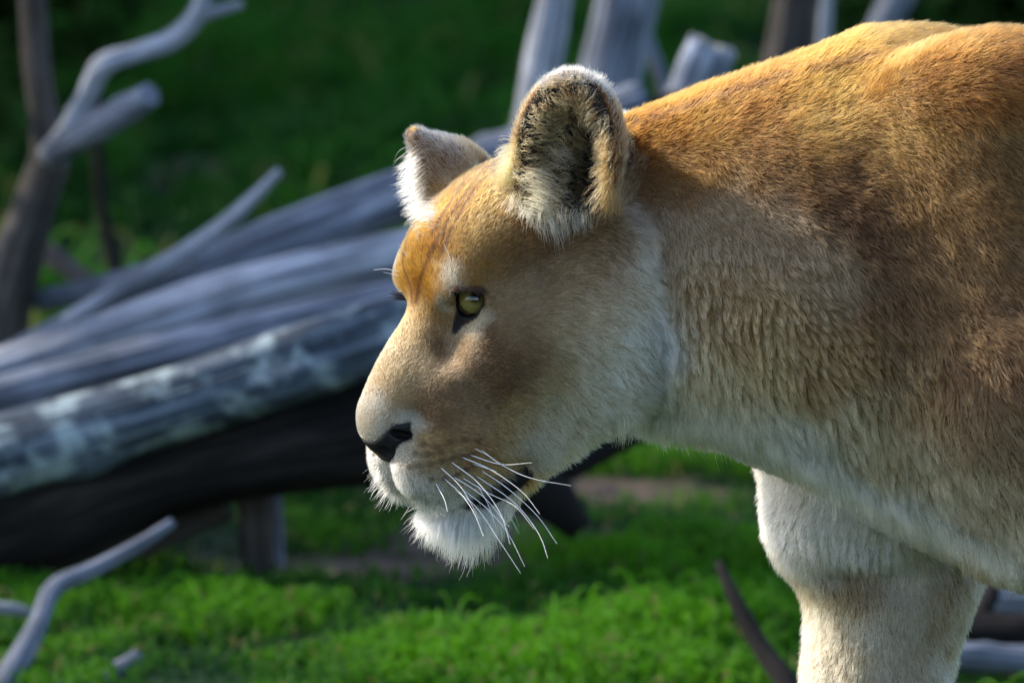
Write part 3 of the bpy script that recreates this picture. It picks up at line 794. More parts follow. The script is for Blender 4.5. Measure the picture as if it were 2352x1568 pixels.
# px, py, direction right, direction down, length mm, lift degrees
GUIDES = [
 (838, 950, 0.35, -1, 2.5, 15.3), (870, 870, 0.45, -0.9, 3.1, 15.3), (930, 740, 0.35, -0.9, 3.7, 15.3), (985, 640, 0.4, -0.9, 4.3, 17), (990, 545, 0.55, -0.85, 5, 18.7), (1060, 450, 0.7, -0.7, 5.6, 18.7), (1140, 395, 0.8, -0.6, 6.2, 18.7),
 (960, 900, 0.8, -0.45, 3.1, 15.3), (1000, 985, 0.95, 0, 3.1, 15.3), (950, 1050, 0.9, 0.3, 3.7, 18.7), (1050, 1090, 0.85, 0.5, 4.3, 20.4), (1010, 1130, 0.6, 0.8, 5, 22.1), (925, 1115, 0.25, 0.95, 4.3, 22.1), (1110, 1060, 0.9, 0.45, 5, 20.4), (1060, 1145, 0.5, 0.9, 5, 23.8),
 (1000, 760, 0.35, -0.8, 3.7, 15.3), (1060, 830, 0.9, -0.15, 3.7, 15.3), (1150, 800, 0.95, 0.05, 4.3, 15.3), (1130, 720, 0.9, -0.35, 4.3, 15.3), (1010, 700, 0.1, -1, 3.1, 15.3), (1080, 630, 0.3, -0.95, 3.7, 18.7), (1200, 650, 0.85, -0.3, 5, 17), (1150, 570, 0.6, -0.7, 5, 18.7), (1250, 580, 0.8, -0.3, 5.6, 18.7),
 (1250, 850, 0.9, 0.4, 6.2, 17), (1350, 800, 0.85, 0.5, 14, 22), (1350, 680, 0.9, 0.2, 11, 20), (1440, 850, 0.7, 0.7, 18, 26), (1510, 780, 0.5, 0.85, 18, 26), (1440, 640, 0.8, 0.45, 13, 22), (1470, 540, 0.7, 0.6, 12, 22), (1370, 940, 0.75, 0.65, 17, 26), (1270, 1000, 0.7, 0.7, 12, 26), (1200, 1010, 0.7, 0.65, 5.6, 18.7), (1200, 930, 0.9, 0.35, 5.6, 17),
 (1000, 1190, -0.25, 1, 22, 45), (1080, 1195, 0, 1, 24, 40), (1150, 1180, 0.3, 1, 18, 36), (975, 1178, -0.5, 0.9, 18, 50),
 (1480, 330, 1, 0, 9, 22), (1600, 260, 1, -0.25, 9, 22), (1550, 400, 0.9, 0.4, 10, 22), (1560, 520, 0.55, 0.85, 12, 24), (1660, 450, 0.65, 0.75, 11, 22), (1600, 660, 0.4, 0.9, 17, 28), (1700, 600, 0.5, 0.85, 15, 26), (1610, 850, 0.4, 0.9, 21, 30), (1620, 950, 0.2, 1, 22, 34), (1500, 945, 0.25, 1, 18, 32), (1750, 800, 0.5, 0.85, 20, 28), (1720, 950, 0.35, 0.95, 23, 32),
 (1800, 360, 0.9, 0.45, 9, 20), (1850, 250, 1, 0.05, 9, 20), (1900, 180, 1, -0.3, 9, 20), (2100, 100, 1, 0, 9, 20), (2000, 350, 0.9, 0.45, 10, 20), (2100, 520, 0.7, 0.65, 11, 20), (2260, 400, 0.8, 0.55, 10, 20), (2000, 700, 0.65, 0.75, 15, 24), (2200, 720, 0.75, 0.6, 12, 20), (2100, 900, 0.55, 0.8, 15, 22), (2260, 1000, 0.6, 0.75, 13, 22), (1880, 950, 0.5, 0.85, 23, 28), (2000, 1050, 0.45, 0.9, 24, 30), (2150, 1150, 0.5, 0.85, 22, 28), (2310, 1240, 0.6, 0.8, 18, 28), (1940, 850, 0.55, 0.8, 20, 26),
 (1790, 1100, 0.05, 1, 12, 24), (1900, 1190, 0.1, 1, 15, 24), (2000, 1240, 0.1, 1, 17, 26), (2150, 1250, 0.2, 1, 14, 22), (1900, 1370, 0.05, 1, 11, 20), (2000, 1450, 0, 1, 10, 20), (2160, 1400, 0, 1, 10, 20), (1880, 1520, 0, 1, 9, 20),
]
gp, gd, gl = [], [], []
for px, py, dx, dy, ln, lift in GUIDES:
    p_, n_ = hit(px, py)
    d_ = np.array([1.0, 0, 0]) * dx - VUP * dy
    d_ -= n_ * (d_ @ n_)
    gp.append(p_); gd.append(d_ / np.linalg.norm(d_)); gl.append((ln / 1000, R(lift)))
gp, gd, gl = np.array(gp), np.array(gd), np.array(gl)
def near_guides(P, flip):
    W_ = np.array([1.0, 0.35, 1.0])
    D_ = np.zeros((len(P), 3)); M_ = np.zeros((len(P), 2))
    for i in range(0, len(P), 20000):
        dd = (((P[i:i + 20000, None, :] - gp[None]) * W_) ** 2).sum(2)
        w = 1.0 / (dd + 1e-4) ** 2
        w /= w.sum(1, keepdims=True)
        D_[i:i + 20000] = w @ gd
        M_[i:i + 20000] = w @ gl
    ll = D_ @ HL
    D_[flip] -= 2 * ll[flip][:, None] * HL
    return D_, M_
FV, v_flip, v_head = fold(LV)
v_dir, v_len = near_guides(FV, v_flip)

# coat colours, some shade painted into the dark neck browns: px, py, reach in px, colour
TAWNY, GOLD, GREY, CREAM, WHITE, UMBER = (196, 146, 88), (168, 104, 50), (176, 142, 108), (224, 200, 164), (240, 232, 216), (140, 100, 62)
COAT = [
 (835, 955, 45, (228, 212, 186)), (862, 985, 30, (236, 228, 212)), (880, 860, 55, (212, 176, 130)), (940, 740, 50, (208, 160, 104)), (985, 640, 50, (212, 150, 74)), (930, 640, 45, (168, 104, 50)), (1000, 545, 50, GOLD), (1060, 450, 60, GOLD), (1140, 400, 60, (200, 148, 86)),
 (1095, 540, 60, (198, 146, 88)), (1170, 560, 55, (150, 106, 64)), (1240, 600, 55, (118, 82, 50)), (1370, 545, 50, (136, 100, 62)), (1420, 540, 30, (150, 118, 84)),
 (1030, 640, 24, (236, 224, 200)), (1018, 700, 20, (240, 230, 210)), (1000, 690, 22, (190, 146, 100)), (990, 760, 40, (190, 148, 104)), (1075, 635, 22, (190, 140, 80)), (1105, 745, 20, (240, 222, 190)), (1085, 765, 22, (242, 228, 204)), (1060, 800, 26, (206, 176, 140)), (1010, 800, 26, (130, 92, 58)),
 (960, 880, 45, (196, 160, 118)), (930, 960, 22, (230, 220, 200)), (950, 985, 20, (226, 214, 194)), (900, 960, 26, (206, 180, 146)), (1000, 930, 50, (150, 112, 80)), (1060, 890, 55, (166, 132, 100)), (1080, 980, 55, (184, 144, 104)), (1150, 870, 50, (128, 90, 58)), (1140, 790, 55, (150, 114, 84)), (1180, 700, 60, (186, 150, 112)), (1250, 700, 70, (188, 154, 118)), (1220, 800, 60, (172, 134, 96)),
 (960, 1060, 40, (200, 164, 116)), (1040, 1050, 45, (192, 152, 102)), (930, 1050, 22, (236, 228, 212)), (940, 1110, 40, WHITE), (1000, 1130, 40, (232, 220, 196)), (1060, 1110, 36, (214, 184, 140)), (905, 1110, 30, WHITE), (1140, 1050, 45, (196, 152, 98)), (1120, 1120, 28, (170, 126, 80)),
 (1020, 1190, 60, WHITE), (1110, 1185, 60, WHITE), (1180, 1150, 30, (216, 190, 150)), (1215, 1110, 24, (190, 144, 90)),
 (1180, 980, 50, (190, 150, 100)), (1230, 1020, 40, (222, 206, 180)), (1290, 960, 50, (226, 206, 170)), (1330, 880, 60, (214, 186, 146)), (1280, 880, 40, (196, 160, 112)), (1400, 930, 55, (242, 224, 188)), (1440, 840, 75, (244, 230, 202)), (1500, 780, 60, (246, 236, 214)), (1350, 760, 60, (214, 184, 146)), (1430, 700, 60, (226, 202, 168)), (1400, 620, 60, (196, 166, 134)), (1330, 640, 50, (174, 140, 104)), (1480, 600, 40, (206, 184, 160)), (1480, 520, 40, (196, 176, 156)),
 (1480, 330, 60, (162, 96, 46)), (1600, 270, 80, (162, 100, 50)), (1760, 230, 80, (158, 98, 52)), (1900, 170, 80, (176, 114, 56)), (2080, 90, 70, (172, 114, 60)), (2300, 130, 90, (158, 98, 52)), (2200, 200, 80, (154, 96, 50)),
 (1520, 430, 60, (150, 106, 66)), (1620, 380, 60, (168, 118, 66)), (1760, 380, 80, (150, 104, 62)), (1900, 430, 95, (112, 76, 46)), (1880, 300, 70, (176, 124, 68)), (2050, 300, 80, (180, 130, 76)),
 (1560, 540, 70, (184, 156, 126)), (1680, 520, 80, (190, 162, 132)), (1800, 560, 70, (180, 150, 120)), (1900, 640, 60, (186, 156, 122)), (1600, 680, 70, (186, 154, 116)), (1720, 720, 80, (184, 150, 108)), (1600, 860, 70, (208, 176, 130)), (1600, 950, 60, (230, 210, 168)), (1480, 950, 50, (228, 208, 166)), (1720, 960, 60, (232, 214, 176)), (1760, 860, 70, (200, 166, 120)), (1880, 840, 80, (176, 138, 96)),
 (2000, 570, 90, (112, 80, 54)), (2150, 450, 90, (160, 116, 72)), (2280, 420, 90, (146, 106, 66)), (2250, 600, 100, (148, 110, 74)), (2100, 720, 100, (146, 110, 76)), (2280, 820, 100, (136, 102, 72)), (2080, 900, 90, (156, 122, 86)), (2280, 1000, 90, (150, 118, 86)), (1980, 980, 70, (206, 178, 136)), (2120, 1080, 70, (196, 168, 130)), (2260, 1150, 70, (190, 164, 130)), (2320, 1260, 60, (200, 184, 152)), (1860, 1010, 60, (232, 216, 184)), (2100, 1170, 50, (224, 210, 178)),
 (1780, 1080, 70, (248, 230, 194)), (1830, 1090, 40, (226, 190, 136)), (1850, 1200, 90, (250, 242, 222)), (1980, 1240, 90, (248, 238, 214)), (2120, 1240, 70, (226, 210, 178)), (2200, 1280, 50, (190, 146, 92)), (1950, 1350, 60, (150, 106, 58)), (1860, 1370, 50, (226, 194, 146)), (1900, 1470, 80, (226, 200, 160)), (2060, 1450, 80, (224, 208, 182)), (2180, 1420, 60, (206, 176, 136)),
]
cp_, cr_, cc_ = [], [], []
for px, py, rad, rgb in COAT:
    p_, n_ = hit(px, py)
    cp_.append(p_); cr_.append(rad * MM); c0 = srgb(*rgb); lum_ = c0 @ np.array([.3, .6, .1]); cc_.append(np.clip(lum_ + (c0 - lum_) * 1.12, .01, 1) * (lum_ / .85) ** .32)
cp_, cr_, cc_ = np.array(cp_), np.array(cr_), np.array(cc_)
def coat(P):
    out = np.zeros((len(P), 3))
    W_ = np.array([1.0, 0.5, 1.0])
    P = P + np.stack([vnoise(P / .020, s_) - .5 for s_ in (81, 82, 83)], 1) * .020 + np.stack([vnoise(P / .006, s_) - .5 for s_ in (84, 85, 86)], 1) * .008
    for i in range(0, len(P), 20000):
        dd = (((P[i:i + 20000, None, :] - cp_[None]) * W_) ** 2).sum(2) / (cr_ ** 2)[None]
        w = np.exp(-dd) + 1e-5 / (dd + .3) ** 2
        w /= w.sum(1, keepdims=True)
        out[i:i + 20000] = w @ cc_
    return out
v_coat = coat(FV)

# bare black skin: eye rims and tear line, lips, nose; measured in head axes
def seg_d(P, pts):
    d = np.full(len(P), 9.0)
    for a_, b_ in zip(pts[:-1], pts[1:]):
        a_, b_ = np.asarray(a_), np.asarray(b_)
        e = b_ - a_
        h = np.clip(((P - a_) @ e) / (e @ e + 1e-12), 0, 1)
        d = np.minimum(d, np.linalg.norm(P - a_ - h[:, None] * e, axis=1))
    return d
def dense(row, step=7):
    out_ = []
    for (x0, y0), (x1, y1) in zip(row[:-1], row[1:]):
        n_ = max(1, int(math.hypot(x1 - x0, y1 - y0) / step))
        out_ += [(x0 + (x1 - x0) * i / n_, y0 + (y1 - y0) * i / n_) for i in range(n_)]
    return out_ + [row[-1]]
def hl3(P):
    f_, t_, l_ = to_head(P)
    return np.stack([f_, t_, np.abs(l_)], 1)
def surf_hl(px, py):
    return hl3(hit(px, py)[0][None])[0]
RIM_POLY = [gaze_ab(*surf_hl(*p_)) for p_ in ((1032, 657), (1060, 660), (1088, 661), (1116, 664), (1115, 702), (1094, 735), (1066, 752), (1046, 772), (1036, 768), (1040, 735), (1047, 710), (1042, 684))]
LIP = [surf_hl(*p_) for p_ in dense(((1075, 1160), (1110, 1140), (1150, 1118), (1180, 1100), (1206, 1078)))]
LIP2 = [surf_hl(*p_) for p_ in dense(((1110, 1158), (1150, 1140), (1190, 1115), (1212, 1092)))]
SEAM = [np.array(m_) for m_ in MOUTH]
NOSE_POLY = [(-.012, -.083), (.012, -.084), (.022, -.080), (.031, -.073), (.037, -.078), (.035, -.088), (.025, -.099), (.012, -.108), (.005, -.116), (-.005, -.116)]
def bare(P):
    """0 furred .. 1 bare black skin"""
    h = hl3(P)
    qe = h - np.array(EYE_C)
    on_eye = (np.abs(qe[:, 0]) < .06) & (np.abs(qe[:, 1]) < .05) & (qe @ GV > -.01)
    b = on_eye * (1 - sstep(-.0002, .0012, poly_sd(qe @ GA, qe @ GB, RIM_POLY) + .0009))
    b = np.maximum(b, 1 - sstep(.0040, .0065, seg_d(h, LIP)))
    b = np.maximum(b, 1 - sstep(.0040, .0065, seg_d(h, LIP2)))
    b = np.maximum(b, 1 - sstep(.0045, .0065, seg_d(h, SEAM)))
    inn = (h[:, 0] > .155) & (poly_sd(h[:, 2], h[:, 1], NOSE_POLY) < 0)
    return np.maximum(b, inn * 1.0)
# not inside the ear cups (their hair is added below)
def in_ear(P, E, sh=.0):
    c_, n_, u_, x_, ra_, rb_ = E
    q_ = P - c_
    a_, b_, z_ = q_ @ x_ / (ra_ - .006), q_ @ u_ / (rb_ - .006), q_ @ n_
    return (a_ ** 2 + b_ ** 2 < 1) & (z_ < .02) & (z_ > -.05 - sh)
v_bare_shade = bare(LV)
BLACK = np.array([.012, .010, .010])
v_bare_shade = np.maximum(v_bare_shade, .97 * (in_ear(LV, NE, .03) & ((vn @ NE[1]) > -.45)))  # inside of the ear painted near black for the shade in its hollow
v_skin = v_coat * .4 * (1 - v_bare_shade[:, None]) + BLACK * v_bare_shade[:, None]

# hair roots
tri = np.concatenate([LQ[:, [0, 1, 2]], LQ[:, [0, 2, 3]]])
tc = LV[tri].mean(1)
ta = np.linalg.norm(np.cross(LV[tri[:, 1]] - LV[tri[:, 0]], LV[tri[:, 2]] - LV[tri[:, 0]]), axis=1) / 2
tn = vn[tri].mean(1)
facing = (tn @ -VIEW)
dens = np.where(facing > -.15, 1.0, 0.22) * (1 + 1.3 * np.exp(-((facing - .05) / .25) ** 2) * 0.3)
dens *= np.where(tc[:, 0] > .53, .22, 1.0) * np.where(tc[:, 2] < .30, .3, 1.0)
lenm = v_len[tri, 0].mean(1)
dens *= np.clip(.008 / lenm, .55, 2.4)
N_FUR = int(640000 * SPARSE)
def roots_on(weights, n):
    pr = weights / weights.sum()
    k_ = rng.choice(len(tri), size=n, p=pr)
    u, v = rng.random(n), rng.random(n)
    m = u + v > 1
    u[m], v[m] = 1 - u[m], 1 - v[m]
    w = np.stack([1 - u - v, u, v], 1)
    f_ = tri[k_]
    g = lambda A: (A[f_] * (w[:, :, None] if A.ndim == 2 else w)).sum(1)
    return g
def grow(P, N, D, ln, lift, n_pts=4, curl=.35, jit=.22, root_r=.00018, sag=0.0):
    """hairs from roots P with normals N, lying along D"""
    n = len(P)
    D = D - N * (D * N).sum(1)[:, None]
    D /= np.linalg.norm(D, axis=1)[:, None] + 1e-9
    B = np.cross(N, D)
    cl = vnoise(P / .010, 3) - .5
    cl2 = vnoise(P / .026, 5) - .5
    ang = rng.normal(0, jit, n) + (cl * .9 + cl2 * .7) * (.35 + .65 * sstep(.007, .018, ln))
    D = D * np.cos(ang)[:, None] + B * np.sin(ang)[:, None]
    lift = lift * (1 + rng.normal(0, .35, n) + (vnoise(P / .012, 9) - .5) * 1.0)
    s = np.linspace(0, 1, n_pts)
    pts = np.zeros((n, n_pts, 3)); pts[:, 0] = P - N * .0003
    for i in range(1, n_pts):
        a = lift * (1.9 - curl * 3.2 * (s[i] + s[i - 1]) / 2)
        step = (D * np.cos(a)[:, None] + N * np.sin(a)[:, None]) * (ln * (s[i] - s[i - 1]))[:, None]
        step[:, 2] -= sag * ln * s[i] * (s[i] - s[i - 1])
        pts[:, i] = pts[:, i - 1] + step
    rad = root_r * (1 - .82 * s ** 1.4)[None, :] * (rng.uniform(.7, 1.25, n) * np.clip(ln / .009, .75, 1.15))[:, None]
    return pts, rad
def clump(pts, P, size, amount):
    """draw the tips of hairs in one cell towards that cell's mean hair"""
    j = np.floor(P / size + rng.uniform(0, 1, 3) * 9 + .6 * np.stack([vnoise(P / size, s_) for s_ in (21, 22, 23)], 1)).astype(np.int64)
    key = ((j[:, 0] + 40000) * 131072 + j[:, 1] + 40000) * 131072 + j[:, 2] + 40000
    _, inv, cnt = np.unique(key, return_inverse=True, return_counts=True)
    k_ = pts.shape[1]
    for i in range(1, k_):
        m = np.zeros((len(cnt), 3)); np.add.at(m, inv, pts[:, i]); m /= cnt[:, None]
        w = amount * (i / (k_ - 1)) ** 1.3
        pts[:, i] += (m[inv] - pts[:, i]) * np.asarray(w).reshape(-1, 1)
    return pts
g = roots_on(ta * dens, N_FUR)
hp, hn, hdr, hlen = g(LV), g(vn), g(v_dir), g(v_len)
hn /= np.linalg.norm(hn, axis=1)[:, None]
keep = bare(hp) < rng.uniform(.25, .75, len(hp))
earN = in_ear(hp, NE) & ((hn @ NE[1]) > -.15)
keep &= ~earN
hp, hn, hdr, hlen = hp[keep], hn[keep], hdr[keep], hlen[keep]
fp, _, h_in = fold(hp)
hc_ = coat(fp)
# on the backs and rims of the ears the hair runs to the tip
for E in (NE, FE):
    c_, n_, u_, x_, ra_, rb_ = E
    q_ = hp - c_
    on = ((q_ @ x_ / (ra_ + .008)) ** 2 + (q_ @ u_ / (rb_ + .024)) ** 2 < 1) & (np.abs(q_ @ n_) < .045) & ((q_ @ u_) > -rb_ * .55)
    hdr[on] = u_ + .4 * (q_[on] @ x_)[:, None] / ra_ * x_
    hlen[on, 0] = .007; hlen[on, 1] = R(22)
    lum = sstep(.5, 1.0, (q_[on] @ u_) / rb_)[:, None]
    hc_[on] = srgb(176, 140, 98) * (1 - lum) + srgb(214, 196, 168) * lum
# forehead lines, whisker rows, dark flecks
h3 = hl3(hp)
dark = np.zeros(len(hp))
LINES = [((1165, 352), (1100, 405), (1050, 470), (1010, 545), (985, 590)), ((1150, 385), (1090, 430), (1060, 480), (1030, 540), (1012, 585)), ((1120, 372), (1060, 425), (1022, 485), (990, 540)), ((985, 590), (965, 650), (955, 700))]
h_far = to_head(hp)[2] < 0
for ln_ in LINES:
    d_ = seg_d(h3, [surf_hl(*p_) for p_ in dense(ln_)])
    dark = np.maximum(dark, .97 * np.exp(-(d_ / .0030) ** 2) * (vnoise(hp / .008, 31) > .18))
ROWS = [((968, 1020), (1000, 1026), (1030, 1014), (1062, 1008), (1095, 1010)), ((938, 1070), (960, 1068), (985, 1064), (1010, 1058), (1035, 1050), (1060, 1046), (1082, 1040)), ((990, 1098), (1018, 1096), (1045, 1088), (1068, 1078), (1085, 1066)), ((950, 1040), (980, 1042), (1010, 1036))]
for row in ROWS:
    pts_ = [surf_hl(*p_) for p_ in row]
    for q_ in pts_:
        dark = np.maximum(dark, .95 * (np.linalg.norm(h3 - q_, axis=1) < .0031))
    dark = np.maximum(dark, .75 * np.exp(-(seg_d(h3, [surf_hl(*p_) for p_ in dense(row)]) / .0019) ** 2))
spine = seg_d(hp, [hit(*p_)[0] for p_ in dense(((1455, 284), (1550, 256), (1700, 204), (1850, 164), (2000, 128)), 14)])
dark = np.maximum(dark, .6 * np.exp(-(spine / .006) ** 2) * (vnoise(hp / .012, 33) > .25))
fleck = rng.random(len(hp)) < .12
dark = np.maximum(dark, fleck * .55)
var = np.exp(rng.normal(0, .36, len(hp)) + (vnoise(hp / .0026, 47) - .5) * .85 + (vnoise(hp / .006, 41) - .5) * .5 + (vnoise(hp / .030, 43) - .5) * .5 + (vnoise(hp / .013, 45) - .5) * .35)
hc_ = hc_ * var[:, None]
hc_ = hc_ * (1 - dark[:, None]) + np.array([.03, .020, .015]) * dark[:, None]
ll = hlen[:, 0] * rng.uniform(.65, 1.2, len(hp)) * (.8 + .4 * vnoise(hp / .014, 51))
pts, rad = grow(hp, hn, hdr, np.maximum(ll, .0026), hlen[:, 1])
camt = sstep(.0095, .019, hlen[:, 0]) * .78
pts = clump(pts, hp, .0095, camt)
hair_mat, nt, out = new_mat('fur')
hb = nt.nodes.new('ShaderNodeBsdfHairPrincipled')
hb.model = 'CHIANG'
hb.parametrization = 'COLOR'
hb.inputs['Roughness'].default_value = .46
hb.inputs['Radial Roughness'].default_value = .55
hb.inputs['IOR'].default_value = 1.42
at_ = nt.nodes.new('ShaderNodeAttribute'); at_.attribute_name = 'tint'
nt.links.new(at_.outputs['Color'], hb.inputs['Color'])
nt.links.new(hb.outputs[0], out.inputs[0])

lioness = empty('lioness', (0.30, 0.0, 0.0))
tag(lioness, 'tawny lioness stalking with lowered head in front of the log pile', 'lioness')
skin_mat, nt, b_ = principled('lioness_skin', (.4, .25, .12), .75, .15)
at_ = nt.nodes.new('ShaderNodeAttribute'); at_.attribute_name = 'coat'
nt.links.new(at_.outputs['Color'], b_.inputs['Base Color'])
ca = body_me.attributes.new('coat', 'FLOAT_COLOR', 'POINT')
ca.data.foreach_set('color', np.concatenate([v_skin, np.ones((nv, 1))], 1).astype(np.float32).ravel())
body = link('body', body_me, skin_mat, lioness)
fur = tag(link('fur', hair_np('fur', pts, rad, np.clip(hc_, .002, .9)), hair_mat, lioness), kind='stuff')
# ================================================================== eyes
def hw(h):
    return HO + h[0] * HF + h[1] * HT + h[2] * HL
eye_mat, nt, b_ = principled('eye', (.3, .25, .06), .04, .5)
tcn = nt.nodes.new('ShaderNodeTexCoord')
sx = nt.nodes.new('ShaderNodeSeparateXYZ'); nt.links.new(tcn.outputs['Object'], sx.inputs[0])
def mth(op, a, b=None):
    m_ = nt.nodes.new('ShaderNodeMath'); m_.operation = op
    for i, v in enumerate((a, b)):
        if v is None: continue
        if isinstance(v, (int, float)): m_.inputs[i].default_value = v
        else: nt.links.new(v, m_.inputs[i])
    return m_.outputs[0]
rr_ = mth('SQRT', mth('ADD', mth('MULTIPLY', sx.outputs[0], sx.outputs[0]), mth('MULTIPLY', sx.outputs[1], sx.outputs[1])))
rn = mth('DIVIDE', rr_, EYE_R)
ang_ = mth('ARCTAN2', sx.outputs[1], sx.outputs[0])
cmb = nt.nodes.new('ShaderNodeCombineXYZ'); nt.links.new(mth('MULTIPLY', ang_, 6.0), cmb.inputs[0]); nt.links.new(mth('MULTIPLY', rn, 3.0), cmb.inputs[1])
nz = node(nt, 'ShaderNodeTexNoise', Scale=2.0, Detail=3.0); nt.links.new(cmb.outputs[0], nz.inputs['Vector'])
iris = ramp(nt, rn, [(0.0, (.004, .004, .004)), (.20, (.004, .004, .004)), (.23, (.10, .07, .015)), (.42, (.30, .23, .07)), (.68, (.24, .18, .05)), (.75, (.05, .035, .01)), (.79, (.006, .005, .005)), (1.0, (.010, .008, .007))])
mul = nt.nodes.new('ShaderNodeMix'); mul.data_type = 'RGBA'; mul.blend_type = 'MULTIPLY'; mul.inputs[0].default_value = .5
nt.links.new(iris, mul.inputs[6]); nt.links.new(nz.outputs[0], mul.inputs[7]); nt.links.new(mul.outputs[2], b_.inputs['Base Color'])
b_.inputs['Coat Weight'].default_value = .6; b_.inputs['Coat Roughness'].default_value = .02
nu, nw = 40, 24
sv, sf = [], []
for i in range(nw + 1):
    for j in range(nu):
        ph, th_ = math.pi * i / nw, 2 * math.pi * j / nu
        z = math.cos(ph); bul = 1 + .07 * math.exp(-((1 - z) / .16) ** 2)      # the cornea bulges
        sv.append((EYE_R * math.sin(ph) * math.cos(th_), EYE_R * math.sin(ph) * math.sin(th_), EYE_R * z * bul))
for i in range(nw):
    for j in range(nu):
        sf.append((i * nu + j, (i + 1) * nu + j, (i + 1) * nu + (j + 1) % nu, i * nu + (j + 1) % nu))
eye_me = mesh_np('eye', np.array(sv), np.array(sf))
eye_me.materials.append(eye_mat)
ec = hw(EYE_C)
r_ = ray(1091, 683); r_ = r_ / np.linalg.norm(r_)
oc = CAM - ec; bq = oc @ r_; disc = bq * bq - (oc @ oc - EYE_R ** 2)
gz = (CAM + r_ * (-bq - math.sqrt(max(disc, 1e-9))) - ec); gz /= np.linalg.norm(gz)
gz_l = np.array([gz @ HF, gz @ HT, gz @ HL])
for s_ in (1, -1):
    c_ = hw((EYE_C[0], EYE_C[1], EYE_C[2] * s_))
    g_ = gz_l[0] * HF + gz_l[1] * HT + gz_l[2] * s_ * HL
    o = bpy.data.objects.new('eye', eye_me); col.objects.link(o)
    o.rotation_mode = 'QUATERNION'
    o.rotation_quaternion = Vector(tuple(g_)).to_track_quat('Z', 'Y')
    o.location = tuple(c_)
    o.parent = lioness; o.matrix_parent_inverse = lioness.matrix_world.inverted()

# ================================================================== nose leather: a finer skin over the nose
ng = [np.arange(a, b, .0011) for a, b in ((.150, .212), (-.124, -.066), (-.043, .043))]
NQ = np.meshgrid(*[g_.astype(np.float32) for g_ in ng], indexing='ij')
nd = head_sdf((NQ[0], NQ[1], np.abs(NQ[2]))) - np.float32(.0013)
reg = poly_sd(np.abs(NQ[2]), NQ[1], NOSE_POLY)
nd = smax(nd, reg, .003)
nd = np.maximum(nd, .153 - NQ[0])
nd = np.maximum(nd, -(head_sdf((NQ[0], NQ[1], np.abs(NQ[2]))) + np.float32(.004)))
nV, nQ = surface_nets(nd, *ng)
nV = smooth(nV, nQ, 2, .5)
nose_mat, nt, b_ = principled('nose_leather', (.010, .009, .010), .62, .25)
tcn = nt.nodes.new('ShaderNodeTexCoord')
vo = node(nt, 'ShaderNodeTexVoronoi', Scale=520.0); nt.links.new(tcn.outputs['Object'], vo.inputs['Vector'])
bp = node(nt, 'ShaderNodeBump', Strength=.5, Distance=.0006); nt.links.new(vo.outputs['Distance'], bp.inputs['Height']); nt.links.new(bp.outputs[0], b_.inputs['Normal'])
link('nose', mesh_np('nose', HO + nV[:, :1] * HF + nV[:, 1:2] * HT + nV[:, 2:] * HL, nQ), nose_mat, lioness)

# ================================================================== long hair: ears, chin, brows
tufts_p, tufts_r, tufts_c = [], [], []
def tuft(n, pos, nor, dirs, ln, lift, colr, jit=.3, curl=.5, r0=.00020, sag=.25, var=.18, n_pts=6, clp=0.0):
    P_, R_ = grow(pos, nor, dirs, ln, lift, n_pts, curl, jit, r0, sag)
    if clp:
        P_ = clump(P_, pos, .008, np.full(len(pos), clp))
    c_ = np.clip(colr * np.exp(rng.normal(0, var, len(pos)))[:, None], .004, .92)
    tufts_p.append(P_); tufts_r.append(R_); tufts_c.append(c_)
def img_dir(dx, dy, n):
    return np.repeat((np.array([1.0, 0, 0]) * dx - VUP * dy)[None], n, 0) + rng.normal(0, .18, (n, 3))
def around(pts, n, spread):
    """n surface roots scattered round a polyline drawn over the near side"""
    pts = np.asarray(pts, float)
    P_, N_ = np.zeros((n, 3)), np.zeros((n, 3))
    t = rng.uniform(0, len(pts) - 1 - 1e-6, n); i = t.astype(int)
    q_ = pts[i] + (pts[i + 1] - pts[i]) * (t - i)[:, None] + rng.normal(0, spread, (n, 2))
    for k_, (x, y) in enumerate(q_):
        P_[k_], N_[k_] = hit(x, y)
    return P_, N_, q_
# inside the near ear
gE = in_ear(tc, NE) & ((tn @ NE[1]) > .1)
g = roots_on(ta * gE, int(5500 * SPARSE) + 50)
ep, en = g(LV), g(vn); en /= np.linalg.norm(en, axis=1)[:, None]
qx, qu = (ep - NE[0]) @ NE[3] / NE[4], (ep - NE[0]) @ NE[2] / NE[5]
left = qx < .30
prob = np.where(left, 1.0, .6) * np.where(((qx - .28) / .36) ** 2 + ((qu + .22) / .60) ** 2 < 1, .05, 1.0)
k_ = rng.random(len(ep)) < prob
ep, en, qx, qu = ep[k_], en[k_], qx[k_], qu[k_]
n_ = len(ep)
dr = np.where((qx < .3)[:, None], NE[3] * .75 + NE[2] * .30, -NE[3] * .5 - NE[2] * .55) + rng.normal(0, .45, (n_, 3))
t_ = (.35 * rng.random(n_)[:, None] + .65 * (vnoise(ep / .006, 91)[:, None] > .52)) ** 1.2
cE = srgb(70, 44, 22) * (1 - t_) + srgb(220, 178, 112) * t_
tuft(n_, ep, en, dr, rng.uniform(.010, .026, n_), np.full(n_, R(44)), cE, .6, .55, .00021, .25, .3, clp=.72)
